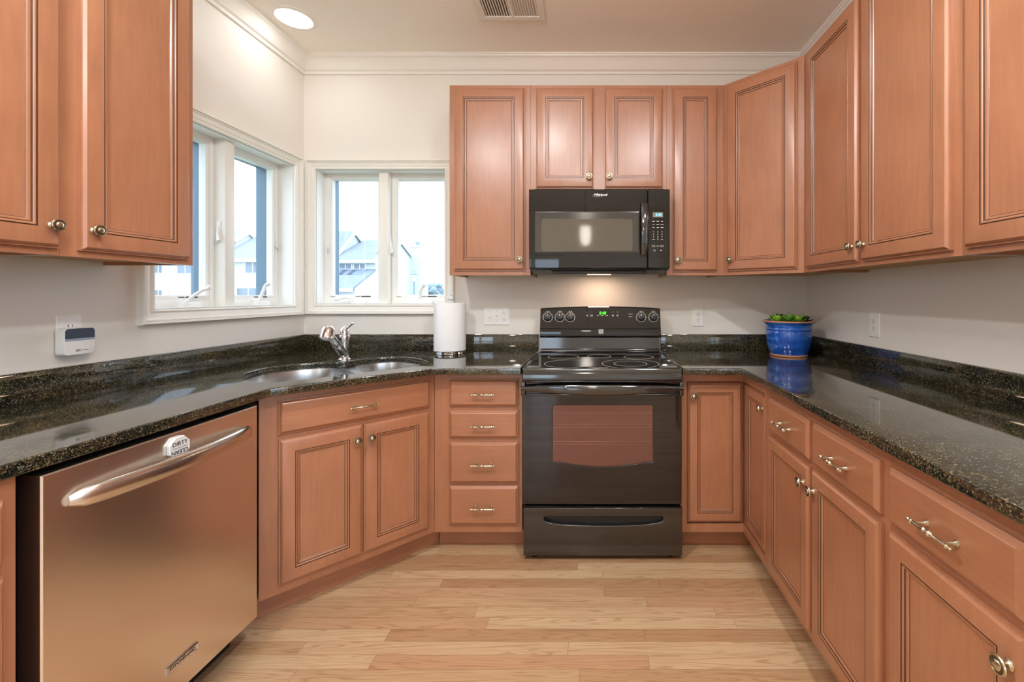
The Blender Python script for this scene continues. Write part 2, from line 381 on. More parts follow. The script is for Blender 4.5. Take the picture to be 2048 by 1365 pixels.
# ------------------------------------------------------------------ windows
def window(name, loc, rotz, w, h, text_on):
    root = bpy.data.objects.new(name, None); C.objects.link(root); root.location = loc; root.rotation_euler = (0,0,rotz); struct(root)
    D = .085
    b = MB()
    prof = [(0,0),(0,-.010),(.004,-.015),(.009,-.015),(.011,-.008),(.017,-.008),(.021,-.013),(.040,-.017),(.042,-.023),(.046,-.023),(.048,-.019),(.050,-.028),(.058,-.029),(.061,-.024),(.062,-.016),(.062,0)]
    b.rects([(-e, w+e, -e, h+e, y) for e, y in prof])
    obj('casing', b, M_TRIM, root, angle=25)
    b = MB()                                                    # jamb lining, then the outer frame beyond the sashes
    b.rects([(.002,w-.002,.002,h-.002,-.001),(.002,w-.002,.002,h-.002,D),(.010,w-.010,.012,h-.010,D),(.010,w-.010,.012,h-.010,D+.012)])
    obj('window_frame', b, M_VINYL, root, smooth=False)
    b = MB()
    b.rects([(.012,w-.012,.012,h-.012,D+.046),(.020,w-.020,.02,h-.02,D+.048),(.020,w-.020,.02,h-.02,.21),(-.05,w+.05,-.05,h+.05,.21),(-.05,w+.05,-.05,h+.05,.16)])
    obj('shaded_outer_frame', b, M_FRAME_SHADE, root, smooth=False)
    b = MB(); m0, m1 = w/2-.029, w/2+.029
    b.box(m0, m1, .03, D+.040, 0, h, bev=.003); obj('mullion', b, M_TRIM, root)
    b = MB(); b.box(m0+.004, m1-.004, D+.0405, .208, .02, h-.02); obj('outer_mullion', b, M_FRAME_SHADE, root, smooth=False)
    for k, (x0, x1) in enumerate(((.006, m0-.001), (m1+.001, w-.006))):
        b = MB(); z0, z1 = .008, h-.006; st = .036
        b.rects([(x0,x1,z0,z1,D+.045),(x0,x1,z0,z1,D+.002),(x0+.003,x1-.003,z0+.003,z1-.003,D-.001),(x0+.014,x1-.014,z0+.014,z1-.014,D-.001),(x0+.018,x1-.018,z0+.030,z1-.018,D+.004),
                 (x0+st-.006,x1-st+.006,z0+.046,z1-st+.008,D+.004),(x0+st,x1-st,z0+.052,z1-st+.004,D+.012),(x0+st,x1-st,z0+.052,z1-st+.004,D+.045),(x0,x1,z0,z1,D+.045)])
        s = obj('sash', b, M_VINYL, root, smooth=False)
        b = MB(); b.box(x0+st-.004, x1-st+.004, D+.020, D+.026, z0+.046, z1-st+.006); obj('pane', b, M_PANE, s, smooth=False)
        # printed safety strip on the lower rail
        b = MB(); xm = (x0+x1)/2; zz = z0+.041
        b.box(xm+.045, xm+.105, D+.0030, D+.0042, zz-.003, zz+.004, 0); b.box(x0+.03, x0+.058, D+.0030, D+.0042, zz-.0012, zz+.0008, 0)
        add_text(b, 'WARNING', .0085, xm+.022, D+.003, zz, 0, 1.0, 0, 0, .8)
        obj('safety_strip', b, M_DARKPR, s, smooth=False)
        # crank operator on the sill
        b = MB(); cx = xm+(.035 if k else .04)
        b.rects([(cx-.055,cx+.055,.002,.030,D),(cx-.055,cx+.055,.002,.028,D-.018),(cx-.045,cx+.05,.002,.020,D-.030)], cap1=True)
        cr = obj('crank_operator', b, M_VINYL, root)
        b = MB(); q = (cx-.028, D-.026, .022)
        if text_on == 'left':
            dx, dz = ((.085, .062) if k == 0 else (.004, .085))
        else:
            dx, dz = ((-.085, -.004) if k == 0 else (.035, .085))
        P = [(q[0]+(dx*t), q[1]-.03*math.sin(t*PI*.6), q[2]+.006+dz*t+(.016*math.sin(t*PI))) for t in (0,.15,.35,.6,.85,1)]
        b.lathe([(.011,0),(.011,.010),(.008,.016)], (q[0],q[1],q[2]-.006), 'z', 14)
        b.tube(P, [.009,.0085,.0085,.0085,.008,.007], 10, flat=(1.15,.8))
        e = Vector(P[-1]); t = (e-Vector(P[-2])).normalized()
        kn = Vector((.7,-.6,.5)) if k else Vector((-.4,-.75,.45))
        b.tube([e-t*.004, e+kn*.008, e+kn*.022, e+kn*.026], [.007,.010,.011,.007], 12)
        obj('crank_handle', b, M_VINYL, cr)
        # sash lock on the stile side and keeper
        b = MB(); lx = m0+.0 if k == 0 else m1-.0; sg = -1 if k == 0 else 1; lz = h*.42
        b.box(min(lx, lx+sg*.006), max(lx, lx+sg*.006), D-.034, D-.012, lz-.035, lz+.075, bev=.002)
        b.tube([(lx+sg*.006, D-.024, lz+.05), (lx+sg*.010, D-.026, lz+.01), (lx+sg*.016, D-.034, lz-.018), (lx+sg*.022, D-.040, lz-.028)], [.004,.006,.008,.009], 10)
        obj('lock_lever', b, M_VINYL, root)
        b = MB(); kx = x0+.017 if k == 0 else x1-.017
        b.box(kx-.003, kx+.003, D-.006, D, h*.40, h*.40+.03, bev=.001); b.tube([(kx, D-.004, h*.40+.004), (kx, D-.012, h*.40-.010)], .0025, 6)
        obj('lock_keeper', b, M_STEELH, s)
    return root
window('window_1', (XL, 1.80, 1.20), PI/2, .845, .85, 'left')
window('window_2', (-1.745, YB, 1.202), 0, .813, .849, 'back')

# ------------------------------------------------------------------ doors, drawers, hardware
KNOB = [(.0095,0),(.0095,.002),(.007,.004),(.0055,.007),(.0055,.013),(.009,.0155),(.0145,.017),(.0168,.019),(.0172,.0215),(.0160,.0235),(.0135,.0238),(.0125,.0226),(.0095,.0226),(.0088,.0245),(.006,.0262),(.0025,.0268)]
KN_MI = [0]*10 + [1]*2 + [0]*4
def knob(parent, x, z, y=-.02):
    b = MB(); b.lathe(KNOB, (0,0,0), '-y', 28, 0, KN_MI); return obj('knob', b, [M_NICKEL, M_NICKD], parent, (x, y, z))
def pull(parent, x, z, y=-.02):
    b = MB(); n = 14
    pr = []
    for h, r in [(-.060,.0015),(-.058,.0045),(-.054,.0050),(-.051,.0035),(-.049,.0060),(-.045,.0060),(-.043,.0040),(-.030,.0046),(-.014,.0040),(-.010,.0060),(-.007,.0042),(-.004,.0068)]:
        pr.append((r, h))
    pr = pr + [(r, -h) for r, h in reversed(pr)]
    b.lathe(pr, (0,-.028,0), 'x', n)
    for s in (-1, 1):
        b.lathe([(.0075,0),(.0070,.003),(.0042,.008),(.0040,.020),(.0050,.028)], (s*.0381,0,0), '-y', 12)
    return obj('handle', b, M_NICKEL, parent, (x, y, z))

DOORP = [(0,0),(0,-.0105),(.0035,-.0105),(.0045,-.0135),(.0105,-.0195),(.0125,-.020),(.0550,-.020),(.0558,-.0176),(.0576,-.0176),(.0586,-.0194),(.0618,-.0192),(.0640,-.0178),(.0652,-.0150),(.0668,-.0150),(.0715,-.0140),(.0732,-.0112),(.0750,-.0100),(.0770,-.0100)]
DOOR_MI = [0,0,0,0,0,0,1,1,1,0,0,1,1,0,0,1,0,0]
def door(parent, x0, x1, z0, z1, knob_at=None, slim=1.0, y=0.0):
    """raised frame door; knob_at = (side, end): side 'l' or 'r', end 't' or 'b'"""
    w, h = x1-x0, z1-z0; b = MB()
    pr = [(d if d < .02 else .0125+(d-.0125)*slim, yy) for d, yy in DOORP]
    b.rects([(d, w-d, d, h-d, yy) for d, yy in pr], DOOR_MI, cap0=True, cap1=True)
    o = obj('door', b, [M_WOOD, M_GLAZE], parent, (x0, y, z0), angle=18)
    if knob_at:
        s, e = knob_at
        knob(o, .026 if s == 'l' else w-.026, h-.062 if e == 't' else .062)
    return o
DRAWP = [(0,0),(0,-.0100),(.003,-.0110),(.010,-.0185),(.013,-.020)]
def drawer(parent, x0, x1, z0, z1, handle=True, name='drawer'):
    w, h = x1-x0, z1-z0; b = MB()
    b.rects([(d, w-d, d, h-d, yy) for d, yy in DRAWP], None, True, True)
    o = obj(name, b, M_WOODH, parent, (x0, 0, z0), angle=18)
    if handle: pull(o, w/2, h*.48)
    return o

# ------------------------------------------------------------------ wall cabinets (face plane local y=0, left end x=0)
UB, UT = 1.371, 2.438
def wall_cabinet(label, loc, rotz, w, d, zb, doors, group='stained wood wall cabinets', ear=False):
    t = thing('wall_cabinet', label, 'cabinet', (loc[0], loc[1], zb), rotz, group)
    h = UT-zb; e = .0006; b = MB()
    b.box(e, w-e, .019, d, .016, h, 0)                          # body, its underside 16 mm up
    b.rects([(e,w-e,0,h,.019),(e,w-e,0,h,0),(.038,w-.038,.034,h-.034,0)], cap1=True)   # face frame
    b.box(e, .016, .019, d, 0, .016); b.box(w-.016, w-e, .019, d, 0, .016)
    f0 = len(b.bm.faces)
    b.box(.016, w-.016, .0195, d-.001, .012, .0155, 1)
    obj('carcass', b, [M_WOOD, M_UNDER], t, smooth=False)
    for x0, x1, z0, z1, k in doors: door(t, x0, x1, z0-zb, z1-zb, k)
    return t
FY = 2.44
wall_cabinet('tall single-door wood wall cabinet beside the back window', (-.805, FY), 0, .455, YB-FY, UB, [(.026,.424,1.397,2.419,('r','b'))])
wall_cabinet('short two-door wood wall cabinet above the black microwave', (-.350, FY), 0, .762, YB-FY, 1.835, [(.030,.3555,1.856,2.419,('r','b')),(.414,.742,1.856,2.419,('l','b'))])
wall_cabinet('narrow single-door wood wall cabinet right of the black microwave', (.412, FY), 0, .322, YB-FY, UB, [(.033,.283,1.393,2.419,('l','b'))])
# diagonal corner unit
def corner_wall_cabinet():
    ax, ay, bx, by = .734, FY, 1.039, 2.135
    L = math.hypot(bx-ax, by-ay); t = thing('wall_cabinet', 'diagonal single-door corner wall cabinet above the blue pot', 'cabinet', (ax, ay, UB), -PI/4, 'stained wood wall cabinets')
    R = Matrix.Rotation(PI/4, 4, 'Z')
    P = [R @ Vector((x-ax, y-ay, 0)) for x, y in ((ax+.001,ay+.001),(bx-.001,by+.001),(XR,by+.001),(XR,YB),(ax+.001,YB))]
    b = MB(); h = UT-UB
    b.prism([(p.x, p.y) for p in P], .014, h)
    b.rects([(.001,L-.001,0,h,.016),(.001,L-.001,0,h,0),(.036,L-.036,.034,h-.034,0)], cap1=True)
    q = [(p.x*.985+.002, p.y*.985+.004) for p in P]; b.prism(q, .009, .0138, 1)
    obj('carcass', b, [M_WOOD, M_UNDER], t, smooth=False)
    door(t, .024, L-.032, .022, h-.019, ('l','b'))
corner_wall_cabinet()
FXR = 1.039
wall_cabinet('large two-door wood wall cabinet on right wall beside the corner cabinet', (FXR, 2.135), -PI/2, .914, XR-FXR, UB, [(.040,.448,1.389,2.421,('r','b')),(.470,.884,1.389,2.421,('l','b'))])
wall_cabinet('wood wall cabinet cut off by the right edge of the photo', (FXR, 1.221), -PI/2, .914, XR-FXR, UB, [(.018,.440,1.389,2.421,('r','b')),(.470,.884,1.389,2.421,('l','b'))])
FXL = -1.505
wall_cabinet('wood wall cabinet beside the left window with one full door in view', (FXL, 1.227), PI/2, .409, FXL-XL, UB, [(.040,.384,1.390,2.421,('l','b'))])
wall_cabinet('wood wall cabinet cut off by the left edge of the photo', (FXL, .467), PI/2, .760, FXL-XL, UB, [(.018,.366,1.390,2.421,('r','b')),(.392,.752,1.390,2.421,('r','b'))])

# ------------------------------------------------------------------ base cabinets
BZ = .882
def base_cabinet(label, loc, rotz, w, d, doors=(), drawers=(), group='stained wood base cabinets', ends=(True, True)):
    t = thing('base_cabinet', label, 'cabinet', (loc[0], loc[1], 0), rotz, group)
    e = .0006; b = MB(); b.box(e, w-e, .019, d-.03, .102, BZ)
    b.rects([(e,w-e,.102,BZ,.019),(e,w-e,.102,BZ,0),(.03,w-.03,.14,BZ-.03,0)], cap1=True)
    obj('carcass', b, M_WOOD, t, smooth=False)
    b = MB(); b.box(0, w, .078, .094, .001, .1015); obj('toe_kick', b, M_WOODH, t, smooth=False)
    for x0, x1, z0, z1, k in doors: door(t, x0, x1, z0, z1, k, .86)
    for x0, x1, z0, z1 in drawers: drawer(t, x0, x1, z0, z1)
    return t
BY = 2.125
base_cabinet('narrow base cabinet with a bank of four drawers left of the range', (-.775, BY), 0, .430, YB-BY, (), [(.077,.412,.719,.850),(.077,.412,.565,.698),(.077,.412,.347,.545),(.077,.412,.144,.332)])
BXR = .734
base_cabinet('right-hand base cabinet with two drawers over two doors beside the lazy corner unit', (BXR, 1.831), -PI/2, .762, XR-BXR, [(.044,.383,.134,.688,('r','t')),(.400,.739,.134,.688,('l','t'))], [(.050,.378,.707,.842),(.404,.734,.707,.842)])
base_cabinet('right-hand base cabinet nearest the camera with one wide drawer in view', (BXR, 1.069), -PI/2, .762, XR-BXR, [(.010,.350,.134,.688,('r','t')),(.380,.735,.134,.688,('l','t'))], [(.010,.345,.707,.842),(.385,.735,.707,.842)])
base_cabinet('base cabinet at the left edge of the photo beside the dishwasher', (-1.214, .2), PI/2, .715, -1.214-XL, [(.02,.34,.134,.688,('r','t')),(.37,.69,.134,.688,('l','t'))], [(.02,.34,.707,.842),(.37,.69,.707,.842)])

def sink_base():
    ax, ay, bx, by = -1.26, 1.64, -.776, 2.124
    L = math.hypot(bx-ax, by-ay)
    t = thing('base_cabinet', 'diagonal corner sink base cabinet with a false drawer front over two doors', 'cabinet', (ax, ay, 0), PI/4, 'stained wood base cabinets')
    b = MB(); b.rects([(0,L,.102,BZ,.022),(0,L,.102,BZ,0),(.03,L-.03,.14,BZ-.03,0)], cap0=True, cap1=True)
    obj('carcass', b, M_WOOD, t, smooth=False)
    b = MB(); b.box(-.06, L+.062, .070, .086, .001, .1015); b.box(-.0, L, .0225, .069, .095, .1015); obj('toe_kick', b, M_WOODH, t, smooth=False)
    # ratios of the diagonal seen in the photo
    x0, xm0, xm1, x1 = .060, .358, .363, .654
    drawer(t, x0-.001, x1+.004, .720, .851, True, 'false_drawer_front')
    door(t, x0, xm0, .138, .700, ('r','t'), .92); door(t, xm1, x1, .138, .700, ('l','t'), .92)
sink_base()

def lazy_corner():
    t = thing('base_cabinet', 'corner base cabinet with a folding inset door right of the range', 'cabinet', (.428, BY, 0), 0, 'stained wood base cabinets')
    w = BXR-.428; dy = -(BY-1.832)                              # right-hand leg runs towards the camera
    b = MB()
    b.box(0, .030, 0, .02, .102, BZ); b.box(.030, w+.02, 0, .02, .838, BZ); b.box(.030, w+.02, 0, .02, .102, .139)
    b.box(w, w+.02, dy, 0, .838, BZ); b.box(w, w+.02, dy, 0, .102, .139); b.box(w, w+.02, dy, dy+.022, .139, .838)
    b.box(0, .016, .02, YB-BY-.03, .102, BZ); b.box(w+.02, XR-.428-.03, dy, dy+.016, .102, BZ)
    b.box(.016, w+.03, .032, .036, .102, BZ); b.box(w+.032, w+.036, dy+.016, .032, .102, BZ)
    obj('carcass', b, M_WOOD, t, smooth=False)
    b = MB(); b.box(0, w+.09, .075, .09, .001, .1015); b.box(w+.075, w+.09, dy, .075, .001, .1015); obj('toe_kick', b, M_WOODH, t, smooth=False)
    d1 = door(t, .036, w-.003, .146, .830, ('l','t'), .8, y=.021)
    d2 = door(t, 0, -dy-.030, .146, .830, ('r','t'), .8)
    d2.rotation_euler = (0,0,-PI/2); d2.location = (w+.021, -.003, .146)
lazy_corner()

# ------------------------------------------------------------------ worktops with backsplashes
R2 = math.sqrt(2)
def st(s, t): return ((s-t)/R2, (s+t)/R2)
OPEN = [(.255,2.33),(.275,2.45),(.35,2.55),(.46,2.592),(.58,2.582),(.655,2.532),(.70,2.520),(.76,2.536),(.86,2.545),(.945,2.512),(.993,2.42),(1.0,2.29),(.98,2.18),(.91,2.118),(.80,2.102),(.62,2.10),(.45,2.10),(.34,2.112),(.275,2.17),(.255,2.25)]
EY = 2.05
def worktops():
    t = thing('worktop', 'dark granite worktop around the corner sink along the left wall', 'countertop', (XL, YB, BZ), 0, 'dark granite worktops')
    hole = smooth_closed([st(*q) for q in OPEN], 5)
    outer = [(XL,.2),(-1.197,.2),(-1.197,1.613),(EY-2.81,EY),(-.342,EY),(-.342,YB-.001),(XL,YB-.001)]
    off = lambda p: (p[0]-XL, p[1]-YB)
    b = MB(); b.merge_mesh(plate([off(p) for p in outer], [[off(p) for p in hole]], .032, .004), Matrix.Translation((0,0,.016)))
    obj('slab', b, M_GRAN, t, angle=40)
    b = MB(); b.box(.0, .02, .2-YB, -.02, .0325, .132, bev=.002); obj('backsplash', b, M_GRAN, t)
    b = MB(); b.box(.0, -.342-XL, -.02, -.0005, .0325, .132, bev=.002); obj('backsplash', b, M_GRAN, t)
    t = thing('worktop', 'dark granite worktop under the blue pot along the right wall', 'countertop', (XR, YB, BZ), 0, 'dark granite worktops')
    outer = [(.424,YB-.001),(.424,EY),(.699,EY),(.699,.2),(XR,.2),(XR,YB-.001)]
    off = lambda p: (p[0]-XR, p[1]-YB)
    b = MB(); b.merge_mesh(plate([off(p) for p in outer], [], .032, .004), Matrix.Translation((0,0,.016)))
    obj('slab', b, M_GRAN, t, angle=40)
    b = MB(); b.box(.424-XR, 0, -.02, -.0005, .0325, .132, bev=.002); obj('backsplash', b, M_GRAN, t)
    b = MB(); b.box(-.02, -.0, .2-YB, -.021, .0325, .132, bev=.002); obj('backsplash', b, M_GRAN, t)
worktops()

def sink():
    o = st(.63, 2.34)
    t = thing('sink', 'stainless steel double-bowl sink set under the corner worktop', 'sink', (o[0], o[1], BZ-.20), 0)
    def bowl(pts):
        pts = smooth_closed([Vector(st(*q)) - Vector(o) for q in pts], 5)
        c = sum((Vector(p) for p in pts), Vector((0,0)))/len(pts)
        return [tuple(p) for p in pts], c
    A = [(.258,2.33),(.272,2.46),(.345,2.565),(.46,2.604),(.58,2.592),(.655,2.52),(.672,2.40),(.672,2.28),(.66,2.16),(.60,2.098),(.45,2.088),(.335,2.10),(.268,2.17),(.256,2.25)]
    B = [(.712,2.30),(.714,2.42),(.735,2.52),(.80,2.552),(.87,2.557),(.95,2.52),(.998,2.42),(1.004,2.29),(.985,2.17),(.91,2.106),(.82,2.09),(.75,2.10),(.716,2.18)]
    big = smooth_closed([Vector(st(*q)) - Vector(o) for q in OPEN], 5)
    big = [tuple(Vector(p)*1.05) for p in big]
    holes = []
    for pts, dep in ((A, .19), (B, .165)):
        p, c = bowl(pts); holes.append(p)
        b = MB(); rings = []
        for k, z in ((1.0,.198),(.995,.190),(.975,.15),(.955,.05+(.19-dep)),(.93,.022+(.19-dep)),(.86,.008+(.19-dep)),(.5,.004+(.19-dep)),(.12,.002+(.19-dep))):
            rings.append([(c.x+(x-c.x)*k, c.y+(y-c.y)*k, z) for x, y in p])
        b.loops(rings, True, False, True); bo = obj('bowl', b, M_SINK, t, angle=50)
        b = MB(); b.lathe([(.043,.006+(.19-dep)),(.038,.010+(.19-dep)),(.020,.004+(.19-dep)),(.004,.003+(.19-dep))], (c.x,c.y,0), 'z', 24); obj('drain', b, M_CHROME, bo)
    b = MB(); b.merge_mesh(plate(big, holes, .002, 0), Matrix.Translation((0,0,.1985))); obj('rim', b, M_SINK, t, smooth=False)
sink()

def faucet():
    bx, by = -1.329, 2.327
    t = thing('faucet', 'chrome pull-out kitchen faucet behind the corner sink', 'faucet', (bx, by, CT), 0)
    b = MB(); b.lathe([(.031,0),(.031,.004),(.027,.008),(.0245,.012),(.0225,.03),(.0215,.06),(.0225,.098),(.0255,.101),(.0262,.106),(.0262,.124),(.0255,.130),(.0225,.133),(.0225,.145),(.019,.158),(.011,.167),(.003,.169)], n=32)
    obj('body', b, M_CHROME, t, angle=40)
    P0, P1 = Vector((.0,-.008,.030)), Vector((.032,-.195,.158))
    d = P1-P0; b = MB()
    b.tube([P0, P0+d*.2, P0+d*.44, P0+d*.445, P0+d*.45, P0+d*.7, P0+d*.93], [.0215,.0215,.0205,.019,.0195,.0185,.0175], 24)
    obj('spout', b, M_CHROME, t, angle=35)
    b = MB(); H = P1+Vector((.002,-.006,.006)); ax = Vector((.05,-.42,-1)).normalized()
    b.tube([H-ax*.030, H-ax*.027, H-ax*.018, H-ax*.004, H+ax*.020, H+ax*.034, H+ax*.036, H+ax*.036], [.010,.020,.0275,.0305,.0325,.0325,.030,.024], 28)
    b.tube([H+ax*.0362, H+ax*.041], [.015,.0135], 20, 1)
    obj('spray_head', b, [M_CHROME, M_WHITEPL], t, angle=40)
    b = MB(); b.tube([(-.012,-.008,.152),(-.004,0,.165),(.012,.012,.180),(.024,.022,.190),(.034,.030,.194)], [.019,.023,.018,.014,.007], 14, flat=(1.1,.55))
    obj('lever', b, M_CHROME, t, angle=50)
faucet()

# ------------------------------------------------------------------ dishwasher (faces +X)
def dishwasher():
    t = thing('dishwasher', 'stainless steel built-in dishwasher under the left worktop', 'dishwasher', (-1.2, .946, 0), PI/2)
    w = .612
    b = MB(); b.box(-.026, -.004, .12, .56, .02, .872); b.box(.002, w+.0, .055, .56, .10, .866); obj('tub_body', b, M_BSATIN, t, smooth=False)
    b = MB(); b.box(0, w, .10, .13, .002, .10); obj('kick_panel', b, M_BDULL, t, smooth=False)
    b = MB()
    pts = [(0,.052),(0,.012),(.002,.004),(.006,.001),(.010,0)]
    b.rects([(0,w,.108,.866,.052),(0,w,.108,.866,.010),(.001,w-.001,.109,.865,.004),(.004,w-.004,.111,.862,.0008),(.009,w-.009,.116,.857,0)], cap0=True, cap1=True)
    d = obj('door', b, M_STEEL, t, angle=20)
    b = MB(); n = 22; P = []; r = []
    for i in range(n+1):
        u = i/n; x = .046+u*.525; bow = math.sin(PI*u)**.7
        P.append((x, -.004-.040*bow, .789)); r.append(.011+.012*min(1, (min(u, 1-u)/.06))**.5)
    b.tube(P, r, 16, flat=(.62,1.05)); obj('handle', b, M_STEELH, d, angle=60)
    b = MB(); bx0, bx1 = .275, .372
    b.rects([(bx0,bx1,.187,.209,0),(bx0,bx1,.187,.209,-.004),(bx0+.002,bx1-.002,.189,.207,-.005),(bx0+.004,bx1-.004,.1905,.2055,-.003)], cap1=True)
    add_text(b, 'KITCHENAID', .0125, (bx0+bx1)/2, -.0036, .198, 1, 1.08, 0, 0, 1.0)
    obj('badge', b, [M_CHROME, M_NICKD], d, smooth=False)
    # flip magnet
    mg = thing('dishwasher_magnet', 'white octagonal DIRTY and CLEAN magnet stuck on the dishwasher door', 'magnet', (-1.2, 1.2535, .821), PI/2)
    def octo(r, y): return [(r*math.cos(PI/8+PI/4*i), y, r*math.sin(PI/8+PI/4*i)) for i in range(8)]
    b = MB(); b.loops([octo(.033,-.0005),octo(.0335,-.009),octo(.032,-.0105),octo(.0295,-.0105),octo(.029,-.0098)], True, True, True); obj('tile', b, M_WHITEPL, mg, smooth=False)
    b = MB(); add_text(b, 'DIRTY', .0165, 0, -.0103, .0115); add_text(b, 'CLEAN', .0165, 0, -.0103, -.0115, 0, 1, 0, PI); b.box(-.022,.022,-.0106,-.0100,-.0004,.0004)
    obj('lettering', b, M_DARKPR, mg, smooth=False)
dishwasher()

# ------------------------------------------------------------------ range
M_GREEN = mat('green_clock_digits', lin(60,230,40), .4, emit=lin(70,255,40), estr=1.6)
M_BLUED = mat('blue_clock_digits', lin(110,200,250), .4, emit=lin(110,205,255), estr=1.3)
M_LCD = mat('grey_clock_window', lin(126,134,116), .3)
def kitchen_range():
    X0, Y0, w = -.334, 2.06, .755
    t = thing('range', 'black freestanding electric range between the granite worktops', 'stove', (X0, Y0, 0), 0)
    b = MB(); b.box(.004, w-.004, .03, .66, .035, .895); obj('body', b, M_BLACK, t, smooth=False)
    # cooktop
    b = MB(); b.rects([(0,w,.856,.908,.03),(0,w,.856,.908,-.010),(.002,w-.002,.858,.914,-.016),(.006,w-.006,.862,.909,-.020)], cap1=True)
    b.box(0, w, -.010, .62, .895, .909, bev=.003); b.box(.0, .016, -.010, .52, .909, .9165, bev=.003); b.box(w-.016, w, -.010, .52, .909, .9165, bev=.003)
    b.box(.016, w-.016, -.010, .004, .909, .9165, bev=.003)
    ck = obj('cooktop', b, M_BLACK, t, angle=40)
    b = MB(); b.box(.0165, w-.0165, .0045, .50, .910, .9150); obj('glass_top', b, M_BGLASS, ck, smooth=False)
    for cx, cy, rr in ((-.1245,2.189,(.120,)),(.188,2.189,(.142,.083)),(.254,2.425,(.081,)),(-.165,2.43,(.085,)),(.035,2.45,(.065,))):
        b = MB()
        for r in rr:
            n = 64; b.loops([[(q*math.cos(2*PI*i/n), q*math.sin(2*PI*i/n), z) for i in range(n)] for q, z in ((r-.0013,0),(r-.0013,.0003),(r+.0013,.0003),(r+.0013,0))])
        obj('burner_ring', b, M_GREYPL, ck, (cx-X0, cy-Y0, .91505), smooth=False)
    # rear ledge and backguard
    b = MB()
    def bar(zs): return [[(x, y, z) for y, z in zs] for x in (.022, w-.022)]
    b.loops(bar([(.485,.912),(.485,.920),(.492,.925),(.515,.928),(.520,.936),(.535,.940),(.548,.938),(.552,1.006),(.60,1.006),(.60,.912)]), True, True, True)
    bg = obj('backguard', b, M_BLACK, t, angle=30)
    n = 24; rings = []
    for i in range(n+1):
        x = .020 + (w-.040)*i/n; c = 1-(2*i/n-1)**2; zt = 1.180+.013*c
        rings.append([(x, .515,1.010),(x,.508,1.016),(x,.506,1.040),(x,.511,1.058),(x,.516,1.062),(x,.540,zt-.006),(x,.546,zt),(x,.60,zt),(x,.61,1.006),(x,.53,1.006)])
    b = MB(); b.loops(rings, True, True, True); co = obj('console', b, M_BGLASS, bg, angle=30)
    ysl = lambda z: .516+(z-1.062)*.215
    for kx in (-.269,-.198,-.136,.2856,.359):
        z = 1.128; y = ysl(z); x = kx-X0
        b = MB(); b.lathe([(.026,0),(.026,.003),(.021,.006),(.019,.018),(.0175,.021),(.004,.022)], (0,0,0), '-y', 28)
        b.box(-.0045,.0045,-.032,-.02,-.017,.017, bev=.002)
        kb = obj('knob', b, M_BSATIN, co, (x, y-.001, z), (-.20,0,0), angle=35)
        b = MB(); n = 40
        b.loops([[(q*math.cos(2*PI*i/n), yy, q*math.sin(2*PI*i/n)) for i in range(n)] for q, yy in ((.0262,-.0005),(.0262,-.002),(.0278,-.002),(.0278,-.0005))])
        b.box(-.0012,.0012,-.0325,-.0316,.004,.016)
        for a in range(0, 300, 30):
            aa = math.radians(a-60); b.box(.031*math.cos(aa)-.0013,.031*math.cos(aa)+.0013,-.0012,-.0004,.031*math.sin(aa)-.0013,.031*math.sin(aa)+.0013)
        for k in (-.008, 0.004): b.box(k,k+.006,-.0012,-.0004,.033,.037)
        obj('dial_marks', b, M_WARMPR, kb, smooth=False)
    def onc(x, z): return (x-X0, ysl(z)-.0012, z)
    b = MB(); x, y, z = onc(.056,1.152); b.box(x-.030,x+.030,y-.0006,y+.001,z-.012,z+.012)
    dp = obj('clock_display', b, M_BSATIN, co, smooth=False)
    b = MB(); add_text(b, '5:48', .024, x, y-.0042, z, 0, 1.0, .15); obj('clock_digits', b, M_GREEN, dp, smooth=False)
    b = MB()
    for x, z, ww in ((-.034,1.158,.014),(-.008,1.158,.012),(-.034,1.141,.012),(-.034,1.136,.010),(-.008,1.141,.013),(-.008,1.136,.014),(.028,1.138,.010),(.054,1.138,.014),(.082,1.138,.013),(.118,1.158,.014),(.146,1.158,.014),(.118,1.141,.012),(.118,1.136,.010),(.146,1.141,.012),(.146,1.136,.010),(.222,1.147,.018),(.222,1.131,.018),(.238,1.147,.003),(.238,1.131,.003)):
        x, y, z = onc(x, z); b = MB(); b.box(x-ww/2, x+ww/2, y-.0008, y+.0004, z-.0012, z+.0012); obj('button_print', b, M_WARMPR, co, smooth=False)
    b = MB(); x, y, z = .0475-X0, .5055, 1.045
    b.box(x-.014,x+.014,y-.0006,y+.001,z-.013,z+.013,0)
    b.tube([(x-.011,y-.001,z+.006),(x+.006,y-.001,z+.009),(x-.006,y-.001,z+.001),(x+.011,y-.001,z+.003)], .0012, 6, 1); b.tube([(x-.011,y-.001,z-.009),(x-.002,y-.001,z-.003),(x+.004,y-.001,z-.008),(x+.011,y-.001,z-.002)], .0012, 6, 1)
    obj('badge', b, [M_SILVER, M_DARKPR], co, smooth=False)
    # oven door with window
    z0, z1 = .268, .862
    wx0, wx1, wz0, wz1 = .142, .618, .455, .738
    hole = [(wx0,wz0+.012)] + [(wx0+(wx1-wx0)*i/12, wz0+.020-.030*(1-(2*i/12-1)**2)) for i in range(1,12)] + [(wx1,wz0+.012),(wx1,wz1-.006),(wx1-.006,wz1),(wx0+.006,wz1),(wx0,wz1-.006)]
    b = MB(); b.merge_mesh(plate([(.0,z0),(w,z0),(w,z1),(.0,z1)], [hole], .020, .003), Matrix.Translation((0,.012,0)) @ XZ)
    d = obj('oven_door', b, M_BGLASS, t, angle=40)
    b = MB(); b.box(wx0-.004, wx1+.004, .006, .010, wz0-.014, wz1+.003); obj('window', b, M_OVENGL, d, smooth=False)
    b = MB(); b.box(.03, w-.03, .018, .028, .30, .45); b.box(.03,w-.03,.018,.028,.742,.85)
